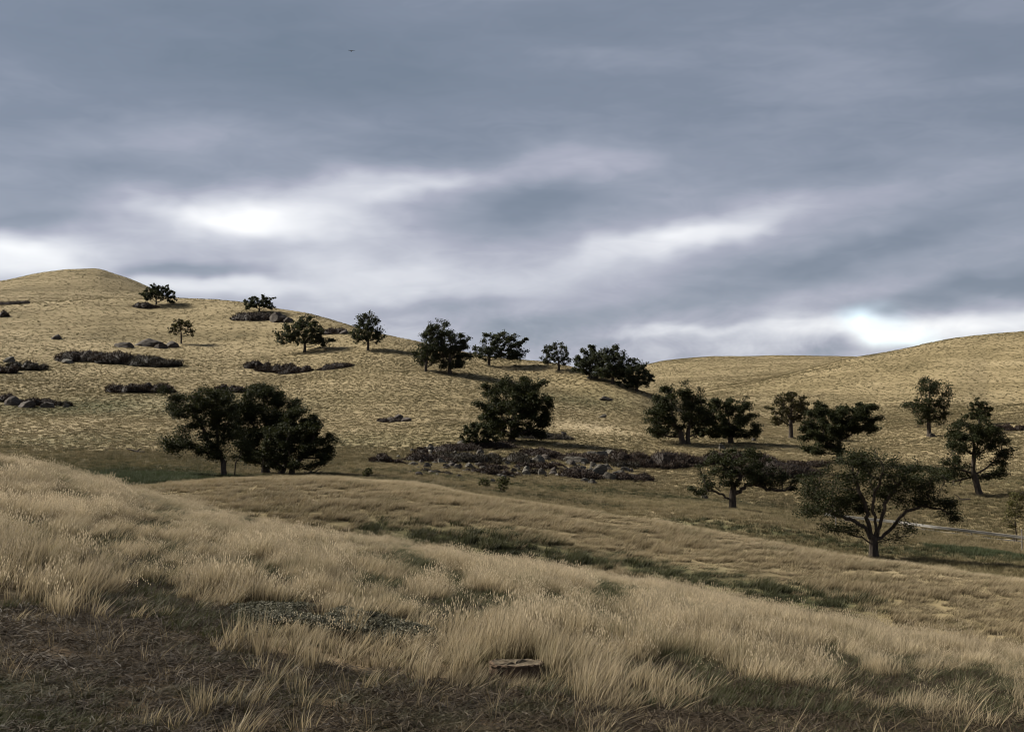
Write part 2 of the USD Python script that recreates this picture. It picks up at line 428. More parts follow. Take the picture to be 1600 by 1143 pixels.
# the small disc of ground beneath the photographer
c = np.vstack([[0, 0, float(Z[:, 0].mean())], V[idx[:, 0]]])
n = len(AZ)
pr = put("/World/roadside_ground", c, [[0, 1 + (i + 1) % n, 1 + i] for i in range(n)], M_GROUND, None, {"cover": np.tile([[0, 0, 1.0]], (n + 1, 1))})
tag(pr, kind="structure")

# ------------------------------------------------------------------ materials of plants and stone
def leaf_material(name, dark, light, trans=0.25):
    g = Graph()
    r = g.add("geometry", "random_per_island")
    pos = g.add("geometry", "position")
    n = g.noise(pos, 0.45, 2, 0.5)
    t = g.math("multiply_add", r, 0.6, g.math("multiply", n, 0.5))
    col = g.ramp(t, [(0.15, dark), (0.85, light)])
    b = g.add("principled_bsdf", base_color=col, roughness=0.7, specular_ior_level=0.08)
    tl = g.add("translucent_bsdf", color=g.mixc(0.5, col, (.05, .055, .012)))
    m = g.add("mix_closure", fac=trans, closure1=f"{b}.BSDF", closure2=f"{tl}.BSDF")
    return g.done(name, surface=f"{m}.closure")


def bark_material():
    g = Graph()
    pos = g.add("geometry", "position")
    m = g.add("mapping", "vector", mapping_type="point", vector=pos, scale=(9, 9, 2.0))
    n = g.noise(m, 1.0, 5, 0.65)
    col = g.ramp(n, [(0.3, (.020, .016, .012)), (0.6, (.055, .045, .036)), (0.8, (.095, .082, .068))])
    nrm = g.add("bump", "normal", height=n, strength=0.8, distance=0.05)
    b = g.add("principled_bsdf", base_color=col, roughness=0.9, specular_ior_level=0.1, normal=nrm)
    return g.done("oak_bark", surface=f"{b}.BSDF")


def grass_material(name, base, mid, tip, green=None, trans=0.3, patch=0.5):
    """Blades: colour runs from the stem's foot to its seed head; patches of greener and of browner growth over the ground."""
    g = Graph()
    h = g.add("attribute", "fac", attribute="along")
    r = g.add("geometry", "random_per_island")
    pos = g.add("geometry", "position")
    mm = g.add("mapping", "vector", mapping_type="point", vector=pos, scale=(1.0, 1.0, 0.15))
    n = g.noise(mm, 0.33, 3, 0.55)
    n2 = g.noise(mm, 1.5, 2, 0.5)
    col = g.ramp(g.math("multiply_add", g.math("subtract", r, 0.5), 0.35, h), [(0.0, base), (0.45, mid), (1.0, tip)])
    if green is not None:
        f = g.add("map_range", "result", range_type="smoothstep", value=g.math("multiply_add", n2, 0.35, g.math("multiply", n, 0.65)), from_min=0.50, from_max=0.66, to_min=0.0, to_max=patch, clamp=True)
        f = g.math("multiply", f, g.math("subtract", 1.15, g.math("multiply", h, 0.6)), clamp=True)
        col = g.mixc(f, col, green)
    nb = g.noise(mm, 0.045, 3, 0.55)
    v = g.math("multiply_add", r, 0.75, g.math("multiply_add", n2, 0.6, g.math("multiply_add", nb, 0.7, -0.02)))
    col = g.mixc(1.0, col, g.add("combine_xyz", "vector", x=v, y=v, z=v), "multiply")
    b = g.add("principled_bsdf", base_color=col, roughness=0.7, specular_ior_level=0.15)
    tl = g.add("translucent_bsdf", color=col)
    m = g.add("mix_closure", fac=trans, closure1=f"{b}.BSDF", closure2=f"{tl}.BSDF")
    return g.done(name, surface=f"{m}.closure")


def rock_material(name, stops):
    g = Graph()
    pos = g.add("geometry", "position")
    m = g.add("mapping", "vector", mapping_type="point", vector=pos, rotation=(0.3, 0.5, 0), scale=(1.0, 1.0, 3.2))
    n = g.noise(m, 1.3, 6, 0.65, 0.4)
    n2 = g.noise(pos, 0.5, 2, 0.5)
    col = g.ramp(g.math("multiply_add", n2, 0.4, g.math("multiply", n, 0.65)), stops)
    crack = g.add("voronoi_texture", "distance", feature="distance_to_edge", vector=m, scale=1.6)
    c = g.add("map_range", "result", value=crack, from_min=0.0, from_max=0.06, to_min=0.35, to_max=1.0, clamp=True)
    col = g.mixc(1.0, col, g.add("combine_xyz", "vector", x=c, y=c, z=c), "multiply")
    nrm = g.add("bump", "normal", height=g.math("multiply_add", c, 0.4, n), strength=1.0, distance=0.25)
    b = g.add("principled_bsdf", base_color=col, roughness=0.9, specular_ior_level=0.2, normal=nrm)
    return g.done(name, surface=f"{b}.BSDF")


M_BARK = bark_material()
M_LEAF = leaf_material("oak_leaves", (.014, .017, .007), (.048, .051, .019), 0.13)
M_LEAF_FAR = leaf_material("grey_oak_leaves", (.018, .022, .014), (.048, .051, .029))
M_LEAF_BROWN = leaf_material("turning_oak_leaves", (.024, .021, .010), (.060, .046, .022))
M_SAPLING = leaf_material("sapling_leaves", (.060, .055, .022), (.130, .105, .045), 0.35)
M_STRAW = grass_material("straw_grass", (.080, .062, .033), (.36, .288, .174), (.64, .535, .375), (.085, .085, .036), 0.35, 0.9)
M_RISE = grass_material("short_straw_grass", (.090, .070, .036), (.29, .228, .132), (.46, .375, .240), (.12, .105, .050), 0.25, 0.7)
M_GREEN = grass_material("green_grass", (.022, .024, .010), (.052, .056, .023), (.115, .105, .050), None, 0.3)
M_HILL = grass_material("hill_grass", (.150, .121, .064), (.240, .192, .106), (.34, .276, .160), (.15, .130, .060), 0.25, 0.5)
M_DARKTUFT = grass_material("olive_tussock", (.085, .074, .035), (.130, .110, .052), (.195, .162, .083), None, 0.2)
M_DEAD = grass_material("dead_stalks", (.030, .020, .011), (.060, .043, .025), (.125, .094, .057), (.050, .052, .022), 0.2, 0.8)
M_PALESTALK = grass_material("bleached_stalks", (.14, .105, .06), (.30, .235, .140), (.42, .34, .22), None, 0.25)
M_WEED = grass_material("grey_weed_leaves", (.050, .048, .028), (.125, .118, .075), (.27, .25, .185), None, 0.2)
M_BRUSH = grass_material("brown_brush", (.018, .011, .007), (.050, .031, .020), (.095, .063, .044), None, 0.1)
M_BRUSH_OLIVE = grass_material("olive_brush", (.016, .012, .007), (.044, .034, .019), (.084, .067, .040), None, 0.1)
M_ROCK = rock_material("lichen_rock", [(0.25, (.026, .022, .018)), (0.45, (.060, .053, .043)), (0.6, (.098, .089, .073)), (0.8, (.18, .167, .14))])
M_ROCK_DARK = rock_material("dark_rock", [(0.25, (.018, .014, .011)), (0.45, (.042, .034, .028)), (0.6, (.070, .058, .048)), (0.8, (.115, .10, .085))])


# ------------------------------------------------------------------ trees
def tube_rings(P, R, sides):
    P = np.asarray(P, float); R = np.asarray(R, float)
    t = np.gradient(P, axis=0); t /= np.linalg.norm(t, axis=1, keepdims=True) + 1e-12
    ref = np.array([0.31, 0.95, 0.05])
    a = np.cross(t, ref); a /= np.linalg.norm(a, axis=1, keepdims=True) + 1e-12
    b = np.cross(t, a)
    ang = np.arange(sides) * 2 * np.pi / sides
    v = P[:, None] + R[:, None, None] * (np.cos(ang)[None, :, None] * a[:, None] + np.sin(ang)[None, :, None] * b[:, None])
    i, j = np.meshgrid(np.arange(len(P) - 1), np.arange(sides), indexing="ij")
    q = np.stack([i * sides + j, i * sides + (j + 1) % sides, (i + 1) * sides + (j + 1) % sides, (i + 1) * sides + j], -1).reshape(-1, 4)
    return v.reshape(-1, 3), q


def join(parts):
    vs, fs, n = [], [], 0
    for v, f in parts:
        vs.append(v); fs.append(f + n); n += len(v)
    return np.vstack(vs), np.vstack(fs)


def leaf_quads(C, size, rng, flat=0.5, aspect=0.62):
    """Leaf sprays: one bent diamond (four corners) at each centre, facing every way but more often upwards."""
    n = len(C)
    nrm = rng.normal(size=(n, 3)); nrm[:, 2] += flat * np.sign(nrm[:, 2] + 1e-9)
    nrm /= np.linalg.norm(nrm, axis=1, keepdims=True)
    a = np.cross(nrm, rng.normal(size=(n, 3))); a /= np.linalg.norm(a, axis=1, keepdims=True) + 1e-9
    b = np.cross(nrm, a)
    s = (size * rng.uniform(0.55, 1.25, n))[:, None]
    k = rng.uniform(-0.18, 0.18, (n, 1))
    v = np.stack([C - a * s * .5, C + b * s * aspect * .5 + nrm * s * k, C + a * s * .5, C - b * s * aspect * .5 + nrm * s * k], 1).reshape(-1, 3)
    return v, np.arange(4 * n).reshape(n, 4)


def tree(name, label, base_uv, dmin, blobs, stems=None, trunk_r=0.28, fork=0.22, leafmat=None, dense=1.0, leaf=None, seed=0, n_att=None, depth=0.85,
         category="tree", group=None, want_limbs=5, lean=0.0, ragged=0.16, limbs_uv=()):
    rng = np.random.default_rng(1000 + seed)
    p0 = at(*base_uv, dmin)
    s = mpp(p0)
    bu, bv = base_uv
    ell = [((u - bu) * s, (bv - v) * s, ru * s, rv * s) for u, v, ru, rv in blobs]
    Htot = max(z + rz for _, z, _, rz in ell)
    yd = [0.0] * len(ell)
    widest = max(e[2] for e in ell)
    for i, e in enumerate(ell):
        if i:
            yd[i] = rng.uniform(-0.45, 0.45) * widest
    # attraction points: every blob, more in its outer shell
    vol = np.array([max(e[2] * e[3] * min(e[2] * depth, widest), 1e-3) ** 0.8 for e in ell])
    n_att = n_att or int(np.clip(300 * Htot / 9, 160, 480))
    att = []
    for i, e in enumerate(ell):
        k = max(8, int(n_att * vol[i] / vol.sum()))
        q = rng.normal(size=(k, 3)); q /= np.linalg.norm(q, axis=1, keepdims=True)
        q *= (rng.uniform(0.12, 1.0, k) ** 0.45)[:, None]
        q *= 1 + ragged * rng.normal(size=(k, 1))
        att.append(np.stack([e[0] + q[:, 0] * e[2], yd[i] + q[:, 1] * min(e[2] * depth, 4.8), e[1] + q[:, 2] * e[3]], 1))
    att = np.vstack(att)
    att = att[att[:, 2] > 0.05 * Htot]
    step = Htot / 26
    nodes, parent = [], []
    stems = stems or [(0.0, 0.0)]
    for sx, tilt in stems:
        x, y, z = sx * s, 0.0 if sx == 0 else rng.uniform(-.6, .6), -0.25
        last = -1
        top = fork * Htot * rng.uniform(0.9, 1.1)
        while z < top:
            nodes.append((x, y, z)); parent.append(last); last = len(nodes) - 1
            x += step * (tilt + lean) + rng.normal(0, .05) * step; y += rng.normal(0, .06) * step; z += step
        nodes.append((x, y, z)); parent.append(last)
    N = [np.array(q) for q in nodes]
    for run in limbs_uv:
        dy = rng.uniform(-.5, .5) * .5
        Q = np.array([((u - bu) * s, 0, (bv - v) * s) for u, v in run])
        seg_ = np.concatenate([[0], np.cumsum(np.linalg.norm(np.diff(Q, axis=0), axis=1))])
        k_ = max(2, int(seg_[-1] / step) + 1)
        line = np.stack([np.interp(np.linspace(0, seg_[-1], k_), seg_, Q[:, c_]) for c_ in range(3)], 1)
        line[:, 1] = np.linspace(0, dy * seg_[-1], k_) + rng.normal(0, .04, k_)
        line[1:, [0, 2]] += rng.normal(0, .05, (k_ - 1, 2))
        last = int(np.argmin([np.linalg.norm(q - line[0]) for q in N]))
        for q in line[1:]:
            N.append(q); parent.append(last); last = len(N) - 1
    alive = att.copy()
    roots = {0}
    A = np.array(N)
    d = np.linalg.norm(alive[:, None] - A[None], axis=2)
    tips = [i for i in range(len(N)) if N[i][2] > 0.55 * fork * Htot]
    dd = d[:, tips]
    near = np.array(tips)[dd.argmin(1)]; nd = dd.min(1)
    for it in range(90):
        if not len(alive):
            break
        P = np.array(N)
        dirs = alive - P[near]
        dirs /= np.linalg.norm(dirs, axis=1, keepdims=True) + 1e-9
        new = []
        for k in np.unique(near):
            v = dirs[near == k].sum(0) + rng.normal(0, .28, 3) + np.array([0, 0, .06])
            v /= np.linalg.norm(v) + 1e-9
            q = P[k] + v * step
            new.append((k, q))
        fresh = []
        for k, q in new:
            N.append(q); parent.append(k); fresh.append(len(N) - 1)
        Q = np.array([N[i] for i in fresh])
        dn = np.linalg.norm(alive[:, None] - Q[None], axis=2)
        m = dn.min(1); am = dn.argmin(1)
        closer = m < nd
        near = np.where(closer, np.array(fresh)[am], near); nd = np.where(closer, m, nd)
        keep = nd > step * 1.15
        alive, near, nd = alive[keep], near[keep], nd[keep]
        if it > 60 and len(N) > 4000:
            break
    P = np.array(N); parent = np.array(parent)
    n = len(P)
    area = np.zeros(n); kids = [[] for _ in range(n)]
    for i in range(n - 1, -1, -1):
        if not kids[i]:
            area[i] = 1.0
        if parent[i] >= 0:
            area[parent[i]] += area[i]; kids[parent[i]].append(i)
    rad = area ** 0.55
    rad = np.maximum(trunk_r * rad / rad.max(), 0.022)
    # chains that follow the thickest child
    chain_of = -np.ones(n, int); chains = []
    for r in range(n):
        if chain_of[r] >= 0:
            continue
        c = [r]; k = r
        while kids[k]:
            k = max(kids[k], key=lambda q: area[q]); c.append(k)
        for q in c:
            chain_of[q] = len(chains)
        chains.append((parent[r], c))
    def mesh_of(ch):
        pr, c = ch
        ids = ([pr] if pr >= 0 else []) + c
        R = rad[ids].copy()
        if pr >= 0:
            R[0] = min(R[0], R[1] * 1.25)
        else:
            R[:3] *= np.array([1.75, 1.3, 1.1])[:len(R[:3])]
        if len(ids) < 2:
            ids = ids * 2; R = np.array([R[0], R[0] * .5]); Pp = P[ids] + np.array([[0, 0, 0], [0, 0, step]])
        else:
            Pp = P[ids]
        R[-1] *= 0.4
        sides = 9 if R.max() > .15 else (6 if R.max() > .06 else 4)
        return tube_rings(Pp, R, sides)
    owner = {}
    for ci, (pr, c) in enumerate(chains):
        owner[ci] = ci if pr < 0 else owner[chain_of[pr]] if (chain_of[pr] in owner and owner[chain_of[pr]] not in trunks) else ci
        if pr < 0:
            trunks = (trunks if ci else set()) | {ci}
    x = thing(name, p0, label, category, group)
    path = str(x.GetPath())
    heads = [ci for ci in range(len(chains)) if owner[ci] == ci and ci not in trunks]
    heads.sort(key=lambda ci: -area[chains[ci][1][0]])
    limbs = set(heads[:want_limbs])
    put(path + "/trunk", *join([mesh_of(chains[ci]) for ci in range(len(chains)) if owner[ci] in trunks or owner[ci] not in limbs]), M_BARK)
    for hd in heads[:want_limbs]:
        put(path + "/limb", *join([mesh_of(chains[ci]) for ci in range(len(chains)) if owner[ci] == hd]), M_BARK)
    # foliage in sprays round the outer twigs
    leaf = leaf or float(np.clip(2.1 * p0[1] / 1280, 0.15, 0.60))
    proj = sum(math.pi * e[2] * e[3] for e in ell) * 0.72
    total = int(np.clip(8.5 * dense * proj / (leaf * leaf * .31), 300, 42000))
    outer = np.nonzero((area <= 5) & (P[:, 2] > fork * Htot * 0.7))[0]
    w = np.where(area[outer] <= 2, 1.0, 0.55)
    per = rng.gamma(.55 if dense < 1.05 else .9, 1.0, len(outer)) * w
    pick = rng.choice(outer, total, p=per / per.sum())
    spread = step * 1.1
    off = rng.normal(size=(total, 3)) * np.array([spread, spread, spread * .62])
    Cn = P[pick] + off * (0.6 + 0.5 * meshkit.noise(P[pick] * 0.9, seed))[:, None]
    v, f = leaf_quads(Cn, leaf, rng)
    put(path + "/crown", v, f, leafmat or M_LEAF)
    return x, p0


TREES = [
    dict(name="oak_tree", label="nearest oak, limbs fanning from a short bare trunk beside the rail", base_uv=(1366, 872), dmin=74, trunk_r=.31, fork=.13, dense=.62, want_limbs=7, seed=1, n_att=520,
         limbs_uv=[[(1364, 850), (1345, 839), (1325, 831), (1298, 828)], [(1362, 844), (1350, 822), (1326, 812), (1300, 802), (1285, 795)], [(1363, 842), (1356, 812), (1352, 786), (1340, 762), (1332, 738)],
                   [(1367, 842), (1368, 816), (1361, 792), (1366, 765), (1375, 740)], [(1370, 842), (1376, 812), (1383, 786), (1400, 762), (1412, 745)], [(1373, 844), (1394, 826), (1410, 802), (1440, 790), (1468, 796), (1490, 808)], [(1373, 850), (1390, 843), (1410, 842), (1424, 838)]],
         blobs=[(1375, 738, 56, 28), (1300, 760, 54, 26), (1340, 718, 46, 22), (1425, 742, 52, 28), (1395, 772, 46, 18), (1280, 795, 44, 16), (1462, 783, 36, 14), (1492, 806, 18, 9), (1445, 760, 40, 16), (1308, 826, 38, 11), (1400, 828, 28, 10), (1262, 800, 20, 12), (1340, 785, 40, 18)]),
    dict(name="oak_tree", label="small oak with one long limb arching low, in front of the outcrop", base_uv=(1145, 797), dmin=100, trunk_r=.34, fork=.22, dense=.65, want_limbs=6, seed=2,
         limbs_uv=[[(1143, 784), (1130, 772), (1112, 766), (1098, 770)], [(1149, 772), (1164, 759), (1180, 755), (1196, 764), (1226, 766)], [(1146, 766), (1143, 746), (1133, 728)], [(1148, 762), (1160, 742), (1176, 728)]],
         blobs=[(1150, 716, 48, 26), (1112, 740, 32, 20), (1195, 738, 42, 20), (1094, 764, 18, 8), (1225, 752, 28, 12), (1168, 745, 40, 18), (1235, 764, 12, 6)]),
    dict(name="oak_tree", label="leaning oak with a slanted trunk on the slope above the pale rail", base_uv=(1532, 774), dmin=110, trunk_r=.36, fork=.30, dense=.85, want_limbs=5, seed=3, lean=-.22,
         blobs=[(1525, 676, 44, 24), (1500, 692, 28, 22), (1552, 700, 30, 24), (1568, 718, 14, 12), (1488, 748, 26, 20), (1508, 735, 20, 16), (1556, 742, 24, 9), (1482, 725, 18, 14)]),
    dict(name="oak_tree", label="slender upright oak with a patchy crown and straight trunk beside a small boulder", base_uv=(1452, 682), dmin=170, trunk_r=.36, fork=.30, dense=.8, want_limbs=4, seed=4,
         blobs=[(1453, 606, 22, 14), (1436, 635, 22, 17), (1460, 640, 22, 20), (1480, 612, 11, 9), (1440, 662, 14, 11), (1468, 660, 12, 10)]),
    dict(name="oak_tree", label="small oak whose round top shows just above the leaning oak", base_uv=(1531, 664), dmin=190, trunk_r=.28, fork=.25, dense=1.0, want_limbs=0, seed=5,
         blobs=[(1531, 638, 18, 15), (1521, 650, 14, 9), (1540, 648, 12, 9)]),
    dict(name="oak_tree", label="broad dense oak with a long flat branch reaching towards the open slope", base_uv=(1312, 722), dmin=150, trunk_r=.42, fork=.22, dense=1.15, want_limbs=3, seed=6,
         blobs=[(1300, 660, 45, 34), (1330, 652, 38, 28), (1272, 668, 25, 28), (1292, 698, 34, 20), (1348, 640, 22, 18), (1368, 671, 20, 7), (1345, 668, 20, 14)]),
    dict(name="oak_tree", label="rounded rusty oak with a clear trunk standing behind the broad dense oak", base_uv=(1236, 684), dmin=190, trunk_r=.40, fork=.30, dense=.75, want_limbs=4, seed=7, leafmat="brown",
         blobs=[(1235, 632, 30, 20), (1214, 654, 14, 14), (1252, 650, 15, 16), (1238, 648, 22, 12)]),
    dict(name="oak_tree", label="tall open oak with light gaps in its crown, beside the pale sandy clearing", base_uv=(1075, 694), dmin=175, trunk_r=.45, fork=.18, dense=.85, want_limbs=4, seed=8, stems=[(0, 0), (-8, -.15)],
         blobs=[(1060, 632, 42, 40), (1030, 655, 28, 24), (1090, 645, 25, 30), (1014, 664, 16, 14), (1042, 678, 30, 13), (1065, 682, 30, 10)]),
    dict(name="oak_tree", label="dark bushy oak close beside the tall open oak, above the brown brush", base_uv=(1142, 692), dmin=165, trunk_r=.42, fork=.18, dense=1.15, want_limbs=3, seed=9,
         blobs=[(1135, 648, 44, 32), (1165, 664, 26, 22), (1120, 672, 34, 18), (1178, 684, 14, 9), (1140, 682, 34, 9)]),
    dict(name="oak_tree", label="big dense dome-shaped oak just above the rock outcrop", base_uv=(800, 690), dmin=160, trunk_r=.50, fork=.12, dense=1.2, want_limbs=2, seed=10,
         blobs=[(810, 618, 48, 34), (795, 650, 50, 38), (842, 648, 26, 42), (772, 662, 30, 30), (830, 678, 28, 14), (775, 610, 24, 16)]),
    dict(name="oak_tree", label="low shrubby young oak at the foot of the dome-shaped oak", base_uv=(746, 700), dmin=150, trunk_r=.16, fork=.12, dense=1.1, want_limbs=0, seed=11,
         blobs=[(747, 676, 22, 17), (736, 685, 14, 10), (762, 684, 14, 10)]),
    dict(name="oak_tree", label="uphill oak of the dense clump on the end of the ridge", base_uv=(922, 592), dmin=240, trunk_r=.34, fork=.2, dense=1.2, want_limbs=0, seed=12, leafmat="far",
         blobs=[(925, 566, 28, 25), (915, 575, 18, 16)]),
    dict(name="oak_tree", label="middle oak of the dense clump on the end of the ridge", base_uv=(957, 600), dmin=240, trunk_r=.36, fork=.2, dense=1.2, want_limbs=0, seed=13, leafmat="far",
         blobs=[(955, 568, 36, 28), (962, 582, 30, 16)]),
    dict(name="oak_tree", label="lowest oak of the dense clump, drooping over the end of the ridge", base_uv=(995, 611), dmin=240, trunk_r=.34, fork=.2, dense=1.2, want_limbs=0, seed=14, leafmat="far",
         blobs=[(992, 583, 24, 22), (1008, 592, 15, 16), (985, 598, 20, 11)]),
    dict(name="oak_tree", label="single open oak on the skyline between two denser ones", base_uv=(873, 578), dmin=260, trunk_r=.30, fork=.26, dense=.7, want_limbs=0, seed=15, leafmat="far",
         blobs=[(870, 550, 22, 17), (860, 562, 15, 9), (884, 562, 12, 9)]),
    dict(name="oak_tree", label="wide lopsided oak on the skyline with its trunk near one edge", base_uv=(764, 571), dmin=270, trunk_r=.34, fork=.25, dense=1.0, want_limbs=0, seed=16, leafmat="far",
         blobs=[(785, 541, 36, 24), (765, 552, 25, 13), (806, 555, 20, 13), (745, 552, 10, 11)]),
    dict(name="oak_tree", label="tallest oak on the ridge slope, crown breaking the skyline above two stems", base_uv=(703, 585), dmin=220, trunk_r=.42, fork=.16, dense=1.0, want_limbs=3, seed=17, leafmat="far", stems=[(0, 0), (-38, .05)],
         blobs=[(685, 519, 26, 20), (690, 543, 42, 28), (664, 556, 26, 19), (714, 552, 24, 20), (700, 570, 22, 10)]),
    dict(name="oak_tree", label="rounded thin-trunked oak on the ridge slope, between the umbrella-shaped and the tallest oak", base_uv=(575, 547), dmin=270, trunk_r=.32, fork=.22, dense=.85, want_limbs=0, seed=18, leafmat="far",
         blobs=[(575, 502, 20, 14), (574, 520, 26, 18), (558, 527, 12, 10), (591, 524, 12, 11)]),
    dict(name="oak_tree", label="low umbrella-shaped oak on the upper hillside casting shade on the grass", base_uv=(476, 550), dmin=280, trunk_r=.36, fork=.2, dense=1.0, want_limbs=3, seed=19, leafmat="far",
         blobs=[(478, 500, 17, 11), (475, 517, 38, 15), (450, 530, 22, 10), (505, 530, 19, 12), (480, 530, 25, 10)]),
    dict(name="oak_tree", label="smallest lone oak with a thin trunk beside a dark boulder on the hillside", base_uv=(283, 537), dmin=280, trunk_r=.24, fork=.34, dense=.8, want_limbs=0, seed=20, leafmat="brown",
         blobs=[(283, 507, 15, 9), (273, 515, 10, 8), (296, 519, 9, 8)]),
    dict(name="oak_tree", label="flat-topped small oak on the skyline above a heap of rocks", base_uv=(405, 488), dmin=350, trunk_r=.26, fork=.2, dense=1.3, want_limbs=0, seed=21, leafmat="far",
         blobs=[(405, 471, 22, 10), (391, 477, 13, 8), (420, 479, 12, 8)]),
    dict(name="oak_tree", label="highest oak, at the crest beside the bare rounded summit", base_uv=(244, 476), dmin=380, trunk_r=.28, fork=.18, dense=1.3, want_limbs=0, seed=22, leafmat="far",
         blobs=[(248, 456, 23, 12), (235, 463, 14, 9), (267, 467, 10, 6)]),
    dict(name="oak_tree", label="ragged two-stemmed oak with sparse outer boughs at the edge of the nearest grove", base_uv=(350, 745), dmin=108, trunk_r=.27, fork=.16, dense=.8, want_limbs=6, seed=23, stems=[(0, -.06), (17, .12)], n_att=460,
         limbs_uv=[[(348, 724), (342, 706), (326, 690), (308, 660), (290, 632)], [(349, 722), (340, 700), (336, 672), (340, 645)], [(346, 715), (325, 708), (300, 700), (280, 698)], [(369, 722), (378, 706), (392, 694)]],
         blobs=[(303, 632, 42, 24), (330, 622, 36, 18), (268, 640, 20, 18), (268, 700, 20, 13), (300, 690, 22, 12), (322, 660, 28, 22), (345, 640, 30, 25), (262, 612, 14, 8), (335, 695, 26, 18), (300, 668, 26, 16), (355, 672, 26, 24), (380, 705, 22, 16), (275, 690, 26, 17), (325, 706, 22, 11)]),
    dict(name="oak_tree", label="tall dense oak behind the others of the nearest grove", base_uv=(415, 741), dmin=120, trunk_r=.40, fork=.2, dense=1.5, want_limbs=3, seed=24,
         blobs=[(412, 612, 32, 24), (430, 645, 38, 34), (382, 640, 34, 32), (402, 685, 44, 36), (440, 680, 34, 26), (455, 640, 20, 18), (425, 715, 30, 14), (385, 610, 16, 10), (398, 716, 34, 14), (435, 724, 24, 9)]),
    dict(name="oak_tree", label="low oak bending out over the open grass at the far end of the nearest grove", base_uv=(455, 744), dmin=110, trunk_r=.30, fork=.12, dense=1.2, want_limbs=5, seed=25, stems=[(0, .1), (-22, .5)],
         blobs=[(490, 698, 36, 26), (445, 692, 42, 30), (462, 655, 26, 20), (482, 665, 22, 16), (472, 724, 26, 9), (440, 724, 20, 9), (513, 694, 14, 18), (470, 672, 32, 18), (500, 722, 16, 8), (412, 712, 20, 10), (382, 718, 18, 10)]),
    dict(name="sapling", label="thin sapling with sparse brownish leaves beside the end of the pale rail", base_uv=(1588, 846), dmin=120, trunk_r=.05, fork=.35, dense=.45, leaf=.2, want_limbs=0, seed=26, leafmat="sap", category="sapling",
         blobs=[(1588, 792, 15, 24), (1597, 775, 9, 10), (1580, 812, 10, 14)]),
    dict(name="leafy_bush", label="small leafy bush standing alone on the green bank below the rocks", base_uv=(786, 772), dmin=100, trunk_r=.05, fork=.12, dense=.8, leaf=.17, want_limbs=0, seed=27, category="bush", leafmat="olive",
         blobs=[(785, 757, 10, 13), (791, 750, 6, 7)]),
    dict(name="leafy_bush", label="small leafy bush behind the crest of the low rise, next to the grove", base_uv=(575, 747), dmin=95, trunk_r=.05, fork=.12, dense=.8, leaf=.17, want_limbs=0, seed=28, category="bush", leafmat="olive",
         blobs=[(575, 738, 8, 8), (571, 741, 5, 5)]),
    dict(name="leafy_bush", label="thin low bush left of the lone leafy bush below the rocks", base_uv=(758, 762), dmin=105, trunk_r=.04, fork=.12, dense=.7, leaf=.17, want_limbs=0, seed=29, category="bush", leafmat="olive",
         blobs=[(757, 753, 10, 8)]),
]
M_OLIVE = leaf_material("olive_leaves", (.045, .046, .018), (.095, .092, .038), 0.3)
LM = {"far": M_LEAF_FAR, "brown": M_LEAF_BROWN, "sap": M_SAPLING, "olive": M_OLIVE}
TREE_AT = []
for t in TREES:
    t = dict(t)
    t["leafmat"] = LM.get(t.get("leafmat"), M_LEAF)
    x, p = tree(**t)
    TREE_AT.append(p)

# ------------------------------------------------------------------ boulders and brush
def boulder_mesh(rx, ry, rz, rng, sub=2, cuts=15, rough=.20):
    m = trimesh.creation.icosphere(sub, 1.0)
    v = np.array(m.vertices)
    off = rng.uniform(0, 50, 3)
    for _ in range(cuts):
        n = rng.normal(size=3); n[2] = abs(n[2]) * .8; n /= np.linalg.norm(n)
        h = rng.uniform(.42, .80)
        ex = np.maximum(0, v @ n - h)
        v -= ex[:, None] * n * .92
    v *= (1 + rough * 2 * (meshkit.fbm(v * 1.7 + off, 3) - .5))[:, None]
    v *= np.array([rx, ry, rz])
    return v, np.array(m.faces)


def facet_normals(v, f, ang):
    m = trimesh.graph.smooth_shade(trimesh.Trimesh(v, f, process=False), angle=math.radians(ang), facet_minarea=None)
    return np.array(m.vertices), np.array(m.faces), np.array(m.vertex_normals)


def boulder(u, v, ru, rv, dmin, label, group=None, mat=None, seed=0, tilt=None, sub=2):
    """A boulder whose picture centre is (u, v)."""
    rng = np.random.default_rng(5000 + seed)
    p = at(u, v + rv * .75, dmin)
    s = mpp(p)
    mv, mf = boulder_mesh(ru * s * 1.2, ru * s * rng.uniform(.7, 1.0), rv * s * 1.35, rng, sub)
    a = rng.uniform(-.35, .35) if tilt is None else tilt
    R = trimesh.transformations.rotation_matrix(a, [0, 1, 0])[:3, :3]
    mv = mv @ R.T
    mv, mf, nn = facet_normals(mv, mf, 18)
    x = put("/World/boulder", mv + (p + [0, 0, rv * s * .45]), mf, mat or M_ROCK, nn)
    tag(x, label, "boulder", group)
    return x


